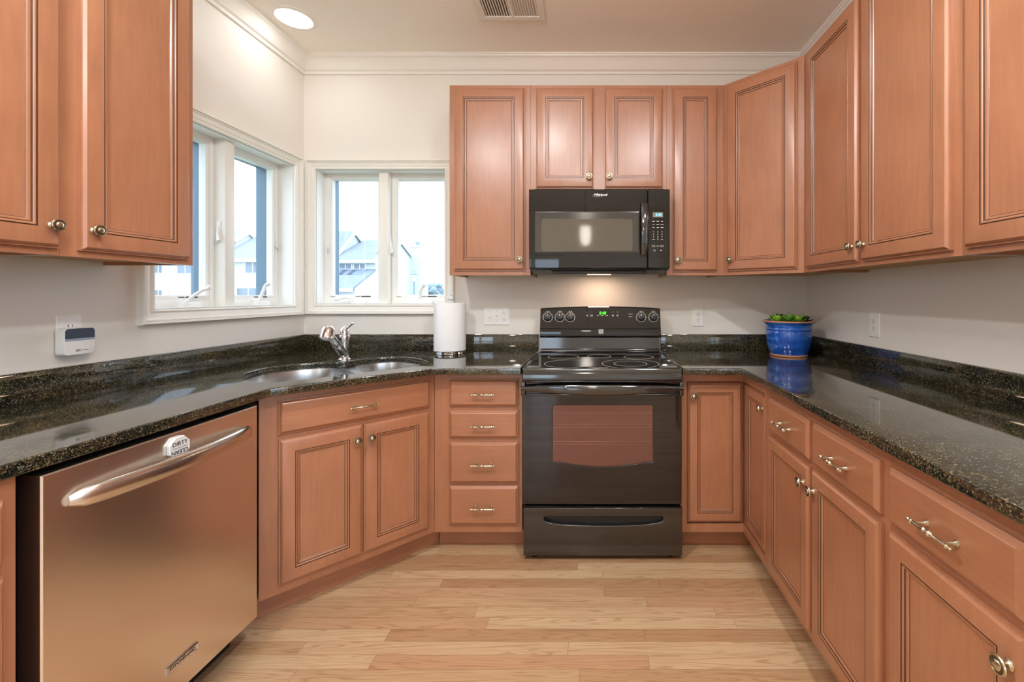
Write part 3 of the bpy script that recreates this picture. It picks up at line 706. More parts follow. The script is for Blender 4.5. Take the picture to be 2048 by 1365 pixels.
    b.rects([(wx0-.01,wx1+.01,wz0-.02,wz1+.01,.014),(wx0-.01,wx1+.01,wz0-.02,wz1+.01,.0285)], cap1=True); obj('inner_panel', b, M_OVENIN, d, smooth=False)
    b = MB()
    for z in (.695,.642,.628,.560,.546): b.tube([(wx0, .020, z), (wx1, .020, z)], .0014, 6)
    obj('rack_wires', b, M_STEELH, d)
    # handle: bowed bar under a top strip, between end blocks
    n = 30; rings = []
    for i in range(n+1):
        u = i/n; x = -.004+(w+.008)*u; bow = 1-(2*u-1)**2; hh = .011+.013*bow
        y = -.020-.024*bow; zc = .822-.004*bow
        rings.append([(x,y,zc+hh),(x,y-.006,zc+hh*.7),(x,y-.008,zc),(x,y-.004,zc-hh*.8),(x,y+.003,zc-hh),(x,y+.012,zc-hh*.6),(x,y+.014,zc+hh*.5),(x,y+.008,zc+hh)])
    b = MB(); b.loops(rings, True, True, True)
    for a in (-.004, w-.014): b.box(a, a+.018, -.022, .004, .787, .852, bev=.003)
    b.box(.0, w, -.012, .004, .845, .862, bev=.003); b.box(.0, w, -.010, .004, .785, .794, bev=.003)
    obj('door_handle', b, M_BLACK, d, angle=35)
    # storage drawer with a scooped grip
    z0, z1 = .024, .252; gx0, gx1 = .100, .668
    hole = [(gx0+.012,.212),(gx0,.205),(gx0+.006,.188),(gx0+.04,.178)] + [(gx0+.04+(gx1-gx0-.08)*i/8, .176-.010*(1-(2*i/8-1)**2)) for i in range(1,8)] + [(gx1-.04,.178),(gx1-.006,.188),(gx1,.205),(gx1-.012,.212)]
    b = MB(); b.merge_mesh(plate([(.004,z0),(w+.002,z0),(w+.002,z1),(.004,z1)], [hole], .022, .004), Matrix.Translation((0,.010,0)) @ XZ)
    dr = obj('storage_drawer', b, M_BLACK, t, angle=40)
    b = MB(); b.rects([(gx0-.01,gx1+.01,.155,.22,.0215),(gx0-.01,gx1+.01,.155,.22,.0285)], cap0=True, cap1=True); obj('grip_recess', b, M_BSATIN, dr, smooth=False)
    for x in (.05, w-.05):
        b = MB(); b.lathe([(.020,0),(.022,.006),(.014,.010),(.012,.036)], (x,.05,.0005), 'z', 16); obj('foot', b, M_BDULL, t)
kitchen_range()

# ------------------------------------------------------------------ microwave
M_MWGL = mat('grey_microwave_window', lin(98,91,80), .06, spec=.5, coat=.0)
M_MWIN = mat('grey_window_surround', lin(66,63,58), .14, spec=.5)
M_MWBEZ = mat('window_bezel_line', lin(150,142,128), .2, .5)
def microwave():
    X0, Y0, Z0, w, h = -.3445, 2.335, 1.392, .757, .437
    t = thing('microwave', 'black over-the-range microwave hung under the short cabinet', 'microwave', (X0, Y0, Z0), 0)
    b = MB(); b.box(.002, w-.002, .022, YB-Y0-.001, .004, h); obj('body', b, M_BSATIN, t, smooth=False)
    dx = .638
    def front(x0, x1, name, mats):
        b = MB(); b.rects([(x0,x1,.012,h,.022),(x0,x1,.012,h,.004),(x0+.003,x1-.003,.015,h-.003,0)], cap0=True, cap1=True)
        return obj(name, b, mats, t, angle=20)
    d = front(.0, dx-.001, 'door', M_BGLASS)
    b = MB()
    for z in (h-.066, .073):
        b.tube([(.022,-.0005,z-.010*(1 if z>.2 else -1)),(.027,-.0005,z),(dx-.004,-.0005,z)], .0014, 6)
    b.tube([(.018,-.0005,.10),(.018,-.0005,h-.10)], .0012, 6)
    obj('trim_line', b, M_BLACK, d)
    wx0, wx1, wz0, wz1 = .033, .592, .098, .316
    b = MB(); b.rects([(wx0,wx1,wz0,wz1,.0),(wx0,wx1,wz0,wz1,-.0015),(wx0+.004,wx1-.004,wz0+.004,wz1-.004,-.0022),(wx0+.036,wx1-.036,wz0+.008,wz1-.040,-.0006)], cap1=False)
    ws = obj('window_surround', b, M_MWIN, d, smooth=False)
    b = MB(); b.merge_mesh(plate(rrect(wx0+.038,wx1-.038,wz0+.010,wz1-.042,.008), [], .0012, 0), Matrix.Translation((0,-.0012,0)) @ XZ); obj('window', b, M_MWGL, ws, smooth=False)
    b = MB(); q = rrect(wx0+.037,wx1-.037,wz0+.009,wz1-.041,.009); b.tube([(x,-.0016,z) for x,z in q]+[(q[0][0],-.0016,q[0][1])], .0011, 6); obj('window_bezel', b, M_MWBEZ, ws)
    # logo
    b = MB(); add_text(b, 'Whirlpool', .0185, .385, -.0008, h-.030, 0, .92, .12)
    n = 14; b.tube([(.372+.030*math.cos(a), -.0012, h-.030+.011*math.sin(a)+.10*.03*math.cos(a)) for a in [2.6+3.9*i/n for i in range(n+1)]], [.0004+.0007*math.sin(PI*i/n) for i in range(n+1)], 6)
    obj('logo', b, M_SILVER, d, smooth=False)
    # bowed handle
    n = 20; rings = []
    for i in range(n+1):
        u = i/n; z = .083+.276*u; y = -.014-.026*math.sin(PI*u)**.8; x = .619-.000
        rings.append([(x-.021,y+.004,z),(x-.017,y-.003,z),(x,y-.007,z),(x+.017,y-.003,z),(x+.021,y+.004,z),(x+.014,y+.009,z),(x-.014,y+.009,z)])
    b = MB(); b.loops(rings, True, True, True); b.box(.603,.635,-.014,.001,.083,.100); b.box(.603,.635,-.014,.001,.342,.359)
    obj('handle', b, M_BLACK, d, angle=35)
    cp = front(dx+.001, w, 'control_panel', M_BGLASS)
    b = MB(); b.tube([(dx+.004,-.0005,h-.066),(.728,-.0005,h-.066),(.735,-.0005,h-.073),(.735,-.0005,.080),(.728,-.0005,.073),(dx+.004,-.0005,.073)], .0013, 6); obj('trim_line', b, M_BLACK, cp)
    px = lambda v: (v-1186)*Y0/870-X0
    pz = lambda v: 1.259-(v-591)*Y0/870-Z0
    b = MB(); b.box(px(1305.5), px(1326), -.0008, .0005, pz(435), pz(425)); lc = obj('clock_display', b, M_LCD, cp, smooth=False)
    b = MB(); add_text(b, '5:45', .020, px(1317), -.0014, pz(430), 0, .95, .1); obj('clock_digits', b, M_BLUED, lc, smooth=False)
    def key(b): obj('key_print', b, M_WARMPR, cp, smooth=False)
    for v, ws_ in ((443,(5.5,5,4)),(449,(4,5.5,5.5)),(455.5,(4,4.5,6)),(479,(4.5,0,4.5))):
        for u, ww in zip((1307,1315.5,1324), ws_):
            if not ww: continue
            ww *= Y0/870; b = MB(); b.box(px(u)-ww/2, px(u)+ww/2, -.0008, .0003, pz(v)-.0013, pz(v)+.0013); key(b)
    for r, row in enumerate(('123','456','789',' 0 ')):
        for u, ch in zip((1307,1315.5,1324), row):
            if ch != ' ': b = MB(); add_text(b, ch, .0105, px(u), -.0006, pz(464+5*r)); key(b)
    for u in (1307,1324):
        x, z = px(u), pz(492.5); b = MB()
        b.rects([(x-.0075,x+.0075,z-.0045,z+.0045,.0003),(x-.0075,x+.0075,z-.0045,z+.0045,-.0008),(x-.0062,x+.0062,z-.0034,z+.0034,-.0008),(x-.0062,x+.0062,z-.0034,z+.0034,.0003)]); key(b)
    b = MB(); b.box(px(1315.5)-.008, px(1315.5)+.008, -.0008, .0003, pz(492.5)-.0008, pz(492.5)+.0012); key(b)
    n = 14; b = MB(); b.tube([(px(1309)+.004*math.cos(2*PI*i/n), -.0006, pz(501.5)+.004*math.sin(2*PI*i/n)) for i in range(n+1)], .0009, 5); key(b)
    b = MB(); x, z = px(1322), pz(501.5); b.loops([[(x-.0045,y,z+.004),(x+.0045,y,z+.004),(x,y,z-.004)] for y in (.0003,-.0008)], True, True, True); key(b)
    # sloped underside with vent louvres
    b = MB(); b.loops([[(x,y,z) for y,z in ((.002,.012),(.03,.002),(.12,-.014),(.30,-.004),(.38,.004),(.38,.012))] for x in (.010, w-.010)], True, True, True)
    for k in range(6): b.box(.12, w-.12, .045+.012*k, .050+.012*k, -.008-.0012*k, -.0015-.0012*k)
    obj('underside_grille', b, M_BSATIN, t, smooth=False)
    lens = MB(); lens.box(.31,.45,.20,.28,-.0104,-.005)
    lo = obj('cooktop_lamp', lens, mat('cooktop_lamp_lens', (1,.8,.6,1), .4, emit=(1,.72,.45,1), estr=2.0), t, smooth=False)
    L = bpy.data.lights.new('cooktop_lamp', 'AREA'); L.shape = 'RECTANGLE'; L.size = .14; L.size_y = .08; L.energy = COOK_LAMP_W; L.color = (1,.68,.48)
    lamp = bpy.data.objects.new('cooktop_lamp_light', L); C.objects.link(lamp); lamp.parent = t; lamp.location = (.38,.24,-.0125)
microwave()

# ------------------------------------------------------------------ ceiling lamps and vent
M_LENS = mat('lamp_lens', (1,1,1,1), .4, emit=(1,.97,.92,1), estr=3.0)
def downlight(label, x, y, watts=FILL_DOWNLIGHT_W):
    t = thing('recessed_ceiling_light', label, 'ceiling light', (x, y, ZC), 0, 'recessed ceiling lights')
    b = MB(); b.lathe([(.108,-.0002),(.107,-.004),(.098,-.007),(.088,-.007),(.084,-.003),(.083,-.0002)], n=40, cap=False); obj('trim_ring', b, M_TRIM, t)
    b = MB(); b.lathe([(.0835,-.0006),(.0835,-.0035),(.06,-.0045),(.002,-.0047)], n=40); obj('lens', b, M_LENS, t)
    L = bpy.data.lights.new('recessed_light', 'AREA'); L.shape = 'DISK'; L.size = .16; L.energy = watts; L.color = LAMP_COL
    o = bpy.data.objects.new('lamp_light', L); C.objects.link(o); o.parent = t; o.location = (0,0,-.010)
downlight('round recessed ceiling light in the corner above the sink', -1.606, 2.337, .8)
downlight('added fill downlight above the right worktop, unseen', .55, .45)  # unseen lamp, added to brighten base cabinets and floor
downlight('added fill downlight above the left worktop, unseen', -1.05, .35)  # second unseen lamp, added for the same downward fill
def dome(label, x, y, watts):
    t = thing('flush_ceiling_light', label, 'ceiling light', (x, y, ZC), 0, 'flush dome ceiling lights')
    b = MB(); b.lathe([(.17,-.0002),(.17,-.018),(.155,-.026)], n=36); obj('base', b, M_NICKEL, t)
    b = MB(); b.lathe([(.152,-.0262),(.148,-.050),(.125,-.078),(.08,-.098),(.003,-.106)], n=36); obj('shade', b, M_LENS, t)
    L = bpy.data.lights.new('dome_light', 'POINT'); L.shadow_soft_size = .06; L.energy = watts; L.color = LAMP_COL
    o = bpy.data.objects.new('dome_light', L); C.objects.link(o); o.parent = t; o.location = (0,0,-.172)
dome('flush dome ceiling light in the middle of the kitchen outside the photo', -.36, 1.12, DOME_W)
dome('added fill dome light on the ceiling behind the camera', -.1, -.2, DOME_W*1.7)  # unseen lamp added as rear fill for cabinets and ceiling

def vent():
    x0, x1, y1 = -.601, -.2535, 2.346; y0 = y1-.30
    t = thing('ceiling_vent', 'white louvred air vent in the kitchen ceiling', 'vent', (x0, y0, ZC), 0)
    w, d = x1-x0, y1-y0
    hole1 = [(.03,.03),(w/2-.008,.03),(w/2-.008,d-.03),(.03,d-.03)]; hole2 = [(w/2+.008,.03),(w-.035,.03),(w-.035,d-.03),(w/2+.008,d-.03)]
    b = MB(); b.merge_mesh(plate([(0,0),(w,0),(w,d),(0,d)], [hole1,hole2], .008, .002), Matrix.Translation((0,0,-.0045))); obj('frame', b, M_TRIM, t)
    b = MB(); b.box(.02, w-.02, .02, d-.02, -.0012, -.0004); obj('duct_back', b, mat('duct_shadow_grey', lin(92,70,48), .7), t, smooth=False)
    for a, c, sg in ((.03, w/2-.008, 1), (w/2+.008, w-.035, -1)):
        n = 10
        for i in range(n):
            x = a+(c-a)*(i+.5)/n; b = MB()
            b.loops([[(x-.0045*sg, yy, -.0016),(x+.0045*sg, yy, -.0080),(x+.0053*sg, yy, -.0076),(x-.0036*sg, yy, -.0014)] for yy in (.030, d-.030)], True, True, True)
            obj('louvre', b, M_TRIM, t, smooth=False)
    b = MB(); b.tube([(w-.024,d-.05,-.008),(w-.020,d-.075,-.012),(w-.020,d-.12,-.012)], .002, 6); obj('damper_lever', b, M_TRIM, t)
vent()

def pendant():
    t = thing('pendant_lantern', 'glowing caged lantern hanging behind the camera, mirrored in the microwave', 'pendant lamp', (-.10, -1.15, 1.92), 0)
    b = MB(); b.lathe([(.055,.829),(.055,.815),(.015,.805),(.006,.80),(.006,.30),(.03,.285),(.075,.27),(.078,.255),(.02,.25)], n=24); obj('stem', b, M_NICKD, t)
    b = MB(); b.lathe([(.068,.25),(.070,.12),(.060,.05),(.035,.012),(.004,.004)], n=28, cap=False); obj('glass_jar', b, mat('frosted_lamp_glass', (1,1,1,1), .5, emit=(1,.90,.78,1), estr=14.0), t)
    b = MB()
    for k in range(6):
        a = k*PI/3; b.tube([(r*math.cos(a), r*math.sin(a), z) for r, z in ((.073,.252),(.074,.12),(.064,.045),(.038,.006),(.004,-.002))], .002, 5)
    for r, z in ((.075,.19),(.075,.12)): b.tube([(r*math.cos(2*PI*i/24), r*math.sin(2*PI*i/24), z) for i in range(25)], .002, 5)
    obj('cage', b, M_NICKD, t)
pendant()

# ------------------------------------------------------------------ outlets and switches
def socket(b, x, z, mi_face=0, mi_slot=1, y=-.006):
    b.merge_mesh(plate([(x+.0165*math.cos(a), max(min(.0135,.0165*math.sin(a)),-.0135)+z) for a in [2*PI*i/28 for i in range(28)]], [], .002, .0004), Matrix.Translation((0,y,0)) @ XZ, mi_face)
    for dx, hh in ((-.0062,.0045),(.0062,.0038)): b.box(x+dx-.0011, x+dx+.0011, y-.0014, y-.0006, z+.003-hh, z+.003+hh, mi_slot)
    b.lathe([(.0024,.0006),(.0024,.0014)], (x,y,z-.0078), '-y', 10, mi_slot)
def wallplate(parent, w, h):
    b = MB(); b.rects([(-w/2,w/2,-h/2,h/2,-.0005),(-w/2,w/2,-h/2,h/2,-.002),(-w/2+.003,w/2-.003,-h/2+.003,h/2-.003,-.005)], cap0=True, cap1=True); return obj('cover_plate', b, M_WHITEPL, parent, angle=15)
def outlet(label, loc, rotz, decora=False):
    t = thing('wall_outlet', label, 'outlet', loc, rotz, 'wall outlets'); pl = wallplate(t, .074, .118)
    if decora:
        b = MB(); b.rects([(-.0165,.0165,-.033,.033,-.005),(-.0165,.0165,-.033,.033,-.0072)], cap1=True); r = obj('receptacle', b, M_WHITEPL, t, smooth=False)
        for z in (.018,-.018):
            b = MB()
            for dx, hh in ((-.0062,.0045),(.0062,.0038)): b.box(dx-.0011, dx+.0011, -.0078, -.0070, z+.003-hh, z+.003+hh)
            b.lathe([(.0024,.0070),(.0024,.0078)], (0,0,z-.0078), '-y', 10); obj('slots', b, M_DARKPR, r, smooth=False)
        return t
    for z in (.020,-.020):
        b = MB(); socket(b, 0, z); obj('receptacle', b, [M_WHITEPL, M_DARKPR], t)
    b = MB(); b.lathe([(.003,.005),(.0026,.0062)], (0,0,0), '-y', 10); obj('screw', b, M_GREYPL, t)
    return t
outlet('white wall outlet between the range and the blue pot', (.6615, YB, 1.122), 0)
outlet('white wall outlet on the right wall above the granite backsplash', (XR, 2.073, 1.118), -PI/2, True)
outlet('white wall outlet behind the plugged-in device on the left wall', (XL, 1.512, 1.13), PI/2)
def switchbank():
    t = thing('switch_plate', 'wide white plate with two switches and an outlet left of the range', 'switch', (-.606, YB, 1.128), 0); wallplate(t, .164, .114)
    for k, x in enumerate((-.046, 0)):
        b = MB(); b.box(x-.005,x+.005,-.0062,-.005,-.012,.012); s = 1 if k else -1
        b.rects([(x-.0038,x+.0038,-.005+s*.002,.005+s*.002,-.006),(x-.003,x+.003,-.003+s*.007,.003+s*.007,-.016)], cap1=True); obj('toggle', b, M_WHITEPL, t)
        b = MB()
        for z in (.030,-.030): b.lathe([(.0028,.005),(.0024,.0060)], (x,0,z), '-y', 10)
        obj('screw', b, M_GREYPL, t)
    for z in (.020,-.020):
        b = MB(); socket(b, .046, z); obj('receptacle', b, [M_WHITEPL, M_DARKPR], t)
switchbank()
def plug_device():
    t = thing('plug_in_sensor', 'white and dark grey plug-in device on the left wall outlet', 'plug-in device', (XL, 1.512, 1.10), PI/2)
    y0, y1 = -.0415, -.0085
    out = rrect(-.046,.046,-.047,.047,.012)
    b = MB(); rings = [[(x*k, y, z*k) for x, z in out] for k, y in ((.94,y1),(1,y1-.003),(1,y0+.004),(.985,y0+.001),(.96,y0))]
    b.loops(rings, True, True, True); obj('housing', b, M_WHITEPL, t, angle=35)
    up = [p for p in rrect(-.0435,.0435,-.10,.0445,.011) if p[1] > -.02]; up = [(x, max(z, .010)) for x, z in up if z > -.05] + [(-.0435,.010),(.0435,.010)]
    b = MB(); b.merge_mesh(plate(up, [], .0012, 0), Matrix.Translation((0,y0-.0004,0)) @ XZ); obj('dark_panel', b, mat('slate_grey_plastic', lin(66,76,92), .3), t, smooth=False)
    b = MB(); b.box(-.0435,.0435,y0-.0008,y0+.0002,.002,.0095); obj('grey_band', b, mat('pale_blue_grey_plastic', lin(160,170,186), .35), t, smooth=False)
    b = MB(); add_text(b, 'QC', .011, -.006, y0-.0004, -.032, 0, 1, .15); b.box(.004,.024,y0-.0008,y0+.0002,-.0326,-.0314); obj('logo', b, M_DARKPR, t, smooth=False)
plug_device()

# ------------------------------------------------------------------ paper towel on its holder
def towel():
    x, y = -.848, 2.585; R = .089
    t = thing('paper_towel_holder', 'chrome wire holder standing under the paper towel roll', 'paper towel holder', (x, y, CT), 0)
    b = MB(); n = 40
    ring = lambda r, z: [(r*math.cos(2*PI*i/n), r*math.sin(2*PI*i/n), z) for i in range(n+1)]
    b.tube(ring(.083,.0045), .0042, 8, cap=False); b.tube(ring(.083,.0125), .0025, 8, cap=False)
    for a in (0, PI/2, PI, -PI/2): b.tube([(0,0,.006),(.083*math.cos(a),.083*math.sin(a),.006)], .003, 6); b.tube([(.083*math.cos(a),.083*math.sin(a),.004),(.083*math.cos(a),.083*math.sin(a),.014)], .003, 6)
    obj('base', b, M_CHROME, t)
    b = MB(); b.tube([(0,0,.006),(0,0,.318)], .004, 8); b.tube([(-.016+.014*0,0,.318),(.016,0,.318)], .003, 6); obj('rod', b, M_CHROME, t)
    b = MB(); b.tube([(.013*math.cos(2*PI*i/20), 0, .334+.013*math.sin(2*PI*i/20)) for i in range(21)], .0022, 8); obj('finial_ring', b, M_CHROME, t)
    M_PAPER = mat('embossed_paper', lin(240,240,240), .9, spec=.2); nn, l, p = nodes(M_PAPER)
    mp = mapped(nn, l, (1,1,1), False); v = nn.new('ShaderNodeTexVoronoi'); v.inputs['Scale'].default_value = 90; l.new(mp.outputs[0], v.inputs['Vector']); bump(nn, l, p, v.outputs['Distance'], .5, .002)
    r = thing('paper_towel_roll', 'thick roll of white paper towel left of the range', 'paper towel', (x, y, CT), 0)
    b = MB(); m = 64; pts = []
    for i in range(m):
        a = 2*PI*i/m; pts.append((R*math.cos(a), R*math.sin(a)))
    rings = [[(px*k, py*k, z) for px, py in pts] for k, z in ((.22,.0185),(.97,.0185),(1,.021),(1.0,.296),(.985,.300),(.24,.299))]
    b.loops(rings, True, False, False, wrap=True); obj('paper', b, M_PAPER, r, angle=40)
    b = MB(); b.lathe([(.021,.018),(.021,.298),(.0195,.298),(.0195,.018)], n=24, cap=False); obj('cardboard_core', b, mat('brown_card', lin(170,136,100), .9), r)
    # loose end hanging from the roll
    b = MB(); outer = []; inner = []
    for i in range(9):
        a = math.radians(188+i*5); q = R+.0015+.004*(1-i/8); outer.append((q*math.cos(a), q*math.sin(a))); inner.append(((q-.0009)*math.cos(a), (q-.0009)*math.sin(a)))
    poly = outer+inner[::-1]; b.prism(poly, .019, .299); obj('loose_sheet', b, M_PAPER, r)
towel()

# ------------------------------------------------------------------ blue pot with succulents
def pot():
    x, y = 1.122, 2.495
    t = thing('potted_succulent', 'blue glazed ceramic pot of green succulents in the right corner', 'potted plant', (x, y, CT), 0)
    M_BLUE = mat('cobalt_glaze', lin(28,84,170), .1, spec=.6, coat=.5); n, l, p = nodes(M_BLUE)
    mp = mapped(n, l, (3,3,14), False); f = noise(n, l, mp, 2.2, 4)
    r = ramp(n, [(.3, lin(14,52,132)), (.55, lin(26,88,180)), (.75, lin(78,128,192))]); l.new(f, r.inputs[0]); l.new(r.outputs[0], p.inputs['Base Color'])
    M_TERRA = mat('bare_terracotta', lin(196,134,96), .75)
    prof = [(.090,.0005),(.0985,.002),(.1005,.007),(.0995,.012),(.104,.022),(.114,.055),(.1215,.095),(.1235,.125),(.1225,.142),(.1215,.146),(.1245,.150),(.1245,.158),(.1225,.162),(.1240,.166),(.1255,.172),(.1250,.177),(.133,.186),(.1395,.193),(.1405,.198),(.1375,.2015),(.1320,.2015),(.126,.195),(.120,.18),(.115,.12),(.05,.10)]
    mis = [1,1,1]+[0]*14+[1,1,1]+[0]*4+[1]
    b = MB(); b.lathe(prof, n=56, mis=mis); obj('pot', b, [M_BLUE, M_TERRA], t, angle=50)
    b = MB(); b.lathe([(.118,.178),(.08,.183),(.03,.187),(.003,.188)], n=32); obj('soil', b, mat('dark_soil', lin(60,46,34), .95), t)
    greens = [mat('bright_succulent_green', lin(150,196,60), .45), mat('mid_succulent_green', lin(92,146,50), .45), mat('dark_succulent_leaf', lin(70,74,48), .5)]
    for a, rr, mi, sc in ((200,.080,0,1.0),(245,.072,1,1.1),(285,.078,0,1.0),(325,.086,2,1.0),(10,.080,0,.95),(60,.07,1,1.0),(110,.075,2,1.1),(155,.078,1,1.0),(0,.012,0,1.1),(225,.035,2,.9),(305,.04,1,.9)):
        cx, cy = rr*math.cos(math.radians(a)), rr*math.sin(math.radians(a)); b = MB()
        for ring, (nl, ln, el) in enumerate(((8,.036,.35),(7,.032,.75),(6,.024,1.1),(3,.015,1.4))):
            for k in range(nl):
                az = 2*PI*k/nl+ring*.4+random.uniform(-.15,.15); e = el+random.uniform(-.1,.1); L_ = 1.25*ln*sc*random.uniform(.9,1.1)
                dv = Vector((math.cos(az)*math.cos(e), math.sin(az)*math.cos(e), math.sin(e))); sv = Vector((-math.sin(az), math.cos(az), 0)); uv = dv.cross(sv)
                o = Vector((0,0,.006+.004*ring)); rings = []
                for u, wd in ((0,.30),(.35,.95),(.65,1.0),(.88,.6),(1,.08)):
                    q = o+dv*L_*u+Vector((0,0,1))*L_*.15*u*u; hw = .0085*sc*wd
                    rings.append([tuple(q+sv*hw), tuple(q+uv*hw*.35), tuple(q-sv*hw), tuple(q-uv*hw*.35)])
                b.loops(rings, True, True, True)
        obj('rosette', b, greens[mi], t, (cx, cy, .186), angle=60)
pot()

# ------------------------------------------------------------------ outside: ground, townhouse row, lamp post, trees
def outside():
    GZ = -1.2
    b = MB(); b.box(-120, 80, -60, 120, GZ-.2, GZ); struct(obj('ground', b, mat('wet_lawn', lin(150,158,140), .9), smooth=False))
    M_SIDE = mat('white_clapboard', lin(196,202,206), .7); n, l, p = nodes(M_SIDE)
    tc = n.new('ShaderNodeTexCoord'); wv = n.new('ShaderNodeTexWave'); wv.wave_type = 'BANDS'; wv.bands_direction = 'Z'; wv.wave_profile = 'SAW'; wv.inputs['Scale'].default_value = 1.6
    l.new(tc.outputs['Object'], wv.inputs['Vector']); r = ramp(n, [(0, lin(172,180,188)), (.2, lin(198,204,208))]); l.new(wv.outputs['Fac'], r.inputs[0]); l.new(r.outputs[0], p.inputs['Base Color'])
    M_ROOF = mat('grey_shingle', lin(186,196,208), .85); n, l, p = nodes(M_ROOF)
    f = noise(n, l, mapped(n, l, (1,1,1), False), 5, 5); r = ramp(n, [(.3, lin(118,126,136)), (.7, lin(138,146,156))]); l.new(f, r.inputs[0]); l.new(r.outputs[0], p.inputs['Base Color'])
    M_TR = mat('white_fascia', lin(212,216,220), .6)
    M_WGL = mat('house_window_glass', lin(104,118,136), .12)
    M_RED = mat('faded_red_door', lin(206,188,196), .6)
    def win(parent, x0, x1, z0, z1, y, side=False, x=0, door_=False):
        b = MB(); fr = .09
        if not side: b.rects([(x0-fr,x1+fr,z0-fr,z1+fr,y),(x0-fr,x1+fr,z0-fr,z1+fr,y-.06),(x0,x1,z0,z1,y-.06),(x0,x1,z0,z1,y-.01)])
        else: b.loops([[(xx,a,z0-e),(xx,c,z0-e),(xx,c,z1+e),(xx,a,z1+e)] for xx, e, a, c in ((x,fr,x0-fr,x1+fr),(x+.06,fr,x0-fr,x1+fr),(x+.06,0,x0,x1),(x+.01,0,x0,x1))])
        f = obj('door' if door_ else 'window', b, M_TR, parent, smooth=False)
        b = MB(); m = (x0+x1)/2
        if not side: b.box(x0,x1,y-.03,y-.01,z0,z1,0); b.box(m-.03,m+.03,y-.05,y-.03,z0,z1,1)
        else: b.box(x+.01,x+.03,x0,x1,z0,z1,0); b.box(x+.03,x+.05,m-.03,m+.03,z0,z1,1)
        obj('pane', b, [M_RED if door_ else M_WGL, M_TR], f, smooth=False)
    def house(label, x0, x1, yf, yr, yb, ze, zr, loc_y=0):
        t = thing('townhouse', label, 'house', (0, 0, 0), 0, 'townhouses across the lawn')
        b = MB()
        b.loops([[(x,yf,GZ),(x,yb,GZ),(x,yb,ze),(x,yr,zr),(x,yf,ze)] for x in (x0, x1)], True, True, True); obj('wall', b, M_SIDE, t, smooth=False)
        b = MB(); o = .35; s1 = (zr-ze)/(yr-yf); s2 = (zr-ze)/(yb-yr)
        prof = [(yf-o,ze-o*s1+.03),(yr,zr+.03),(yb+o,ze-o*s2+.03),(yb+o,ze-o*s2+.16),(yr,zr+.18),(yf-o,ze-o*s1+.16)]
        b.loops([[(x,y,z) for y,z in prof] for x in (x0, x1+.12)], True, True, True); obj('roof', b, M_ROOF, t, smooth=False)
        b = MB(); b.box(x0,x1+.12,yf-o-.06,yf-o,ze-o*s1-.08,ze-o*s1+.15)
        for ys, zs, ye, zz in ((yf-o, ze-o*s1, yr, zr), (yb+o, ze-o*s2, yr, zr)):
            b.loops([[(x1+.12,ys,zs-.12),(x1+.12,ye,zz-.12),(x1+.12,ye,zz+.20),(x1+.12,ys,zs+.20)],[(x1+.2,ys,zs-.12),(x1+.2,ye,zz-.12),(x1+.2,ye,zz+.20),(x1+.2,ys,zs+.20)]], True, True, True)
        obj('fascia', b, M_TR, t, smooth=False)
        return t
    sx = lambda u, Y: (u-1186)*Y/870
    sz = lambda v, Y: 1.259-(v-591)*Y/870
    # right-hand house with the lower front roof and the chimney
    t = house('white townhouse with a tall siding chimney seen in the back window', -18.95, -16, 32, 36, 40, 3.85, 5.65)
    win(t, sx(680,32), sx(703,32), sz(538,32), sz(528,32), 32); win(t, sx(709,32), sx(731,32), sz(538,32), sz(528,32), 32)
    b = MB(); b.loops([[(x,29.2,GZ),(x,32,GZ),(x,32,3.05),(x,29.2,1.75)] for x in (-18.95,-16)], True, True, True); obj('front_extension', b, M_SIDE, t, smooth=False)
    b = MB(); b.loops([[(x,28.9,1.62),(x,32,3.06),(x,32,3.2),(x,28.9,1.76)] for x in (-18.95,-15.95)], True, True, True); obj('lower_roof', b, M_ROOF, t, smooth=False)
    b = MB(); b.box(-18.95,-15.95,28.82,28.9,1.5,1.74); obj('fascia', b, M_TR, t, smooth=False)
    M_SKYL = mat('skylight_glass', lin(120,134,152), .4)
    for u in (676, 694, 713):
        x = sx(u,31.3); b = MB(); b.loops([[(xx,yy,z+.05) for yy, z in ((31.0,2.60),(31.75,2.95),(31.75,3.07),(31.0,2.72))] for xx in (x-.5, x+.5)], True, True, True); obj('skylight', b, M_SKYL, t, smooth=False)
    win(t, -17.3, -16.25, .62, 1.2, 29.2); win(t, 29.9, 30.85, .7, 1.25, 0, True, -16)
    b = MB(); b.box(-16.0,-15.1,38.1,39.0,GZ,5.5); b.box(-16.05,-15.05,38.05,39.05,5.45,5.6); b.box(-16.0,-14.85,37.9,39.2,GZ,2.2); ch = obj('chimney', b, M_SIDE, t, smooth=False)
    b = MB(); b.lathe([(.16,5.6),(.16,5.85),(.24,5.87),(.24,6.0),(.05,6.05)], (-15.5,38.5,0), 'z', 14); obj('flue_cap', b, mat('grey_flue_metal', lin(150,160,170), .5, .4), ch)
    # middle house, one step higher
    t = house('middle townhouse whose gable rises above the back window view', -23.75, -19.2, 32.4, 34.9, 38.4, 4.2, 6.25)
    b = MB(); b.lathe([(.10,5.5),(.10,5.95),(.02,5.97)], (-20.6,34.2,0), 'z', 10); obj('roof_pipe', b, M_TR, t)
    # left houses seen through the left window
    Y = 33.0
    t = house('white townhouse with a pale front door seen in the left window', -28.35, -24.0, Y, 37, 41, sz(518,Y), sz(474,37))
    win(t, sx(492,Y), sx(520,Y), sz(546,Y), sz(523,Y), Y); win(t, sx(475,Y), sx(520,Y), sz(594,Y), sz(577,Y), Y)
    Y = 32.2
    t = house('white townhouse seen under the left wall cabinet', -36.5, -28.6, Y, 36, 40, sz(512,Y), sz(466,36))
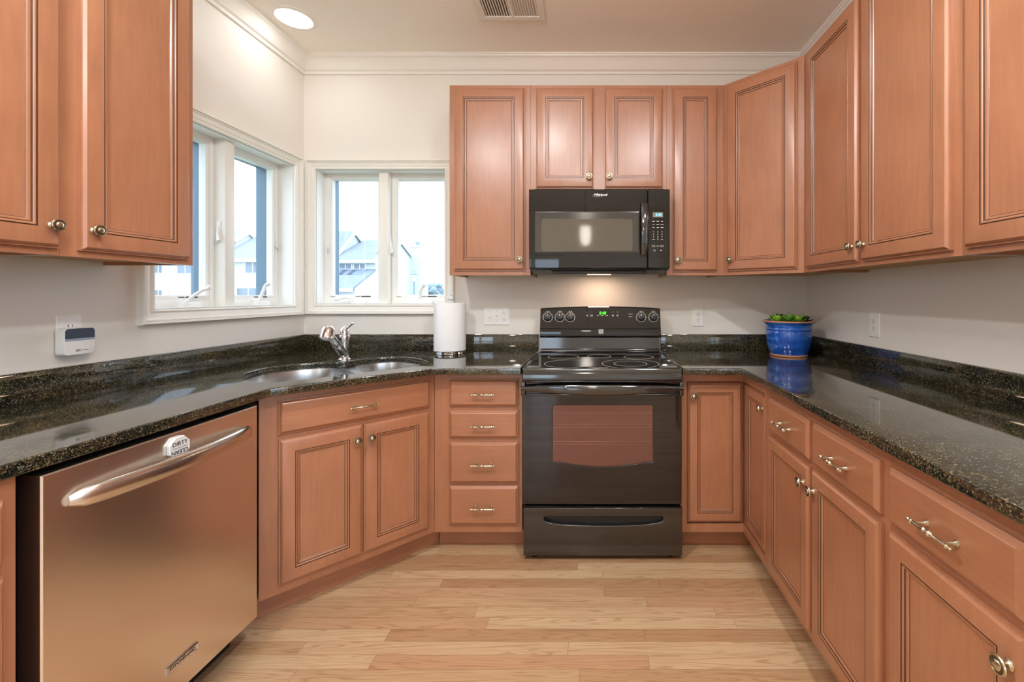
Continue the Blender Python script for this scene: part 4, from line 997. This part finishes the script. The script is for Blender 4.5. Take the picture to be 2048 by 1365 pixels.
    for u0, u1, v0, v1, dd in ((309,327,546,528,False),(356,387,547,528,False),(309,327,592,581,False),(353,389,640,581,True)):
        win(t, sx(u0,Y), sx(u1,Y), sz(v0,Y), sz(v1,Y), Y, door_=dd)
    b = MB(); b.box(sx(329,Y)-.1,sx(335,Y)+.1,Y-.1,Y,GZ,sz(512,Y)); obj('corner_board', b, M_TR, t, smooth=False)
    # street lamp
    X, Y = sx(828,19), 19; zt = sz(541,19)
    t = thing('street_lamp', 'slim lamp post with a lantern head outside the back window', 'lamp post', (X, Y, GZ), 0); M_IR = mat('weathered_iron', lin(128,144,156), .5)
    b = MB(); b.lathe([(.10,0),(.10,.3),(.045,.4),(.035,1.0),(.032,zt-GZ-.55),(.06,zt-GZ-.5)], n=12); obj('post', b, M_IR, t)
    b = MB(); h = zt-GZ
    b.lathe([(.05,h-.5),(.06,h-.47),(.12,h-.20)], n=6); obj('lantern_glass', b, mat('lantern_glass', lin(214,226,236), .2), t, smooth=False)
    b = MB(); b.lathe([(.15,h-.20),(.15,h-.17),(.05,h-.07),(.03,h-.05),(.035,h-.02),(.005,h)], n=8); obj('lantern_cap', b, M_IR, t, smooth=False)
    # distant trees
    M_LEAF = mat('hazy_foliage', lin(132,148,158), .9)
    for i, (u, vt, lab) in enumerate(((858,566,'left of three hazy trees beyond the chimney'),(873,563,'middle of three hazy trees beyond the chimney'),(890,568,'right of three hazy trees beyond the chimney'))):
        Y = 62+5*i; X = sx(u, Y); zt = sz(vt, Y)
        t = thing('tree', lab, 'tree', (X, Y, GZ), 0, 'trees beyond the townhouses')
        b = MB(); rnd = random.Random(i)
        for k in range(16):
            a, q, hh = rnd.uniform(0,2*PI), rnd.uniform(0,.9), rnd.uniform(.6, zt-GZ-.45)
            r_ = rnd.uniform(.35,.6); m4 = Matrix.Translation((q*math.cos(a), q*math.sin(a), hh)) @ Matrix.Diagonal((r_,r_,r_*.9,1))
            bmesh.ops.create_icosphere(b.bm, subdivisions=2, radius=1, matrix=m4)
        for v in b.bm.verts: v.co += Vector((rnd.uniform(-.07,.07), rnd.uniform(-.07,.07), rnd.uniform(-.07,.07)))
        obj('foliage', b, M_LEAF, t, smooth=False)
        b = MB(); b.lathe([(.14,0),(.10,1.2)], n=8); obj('trunk', b, M_IR, t)
outside()
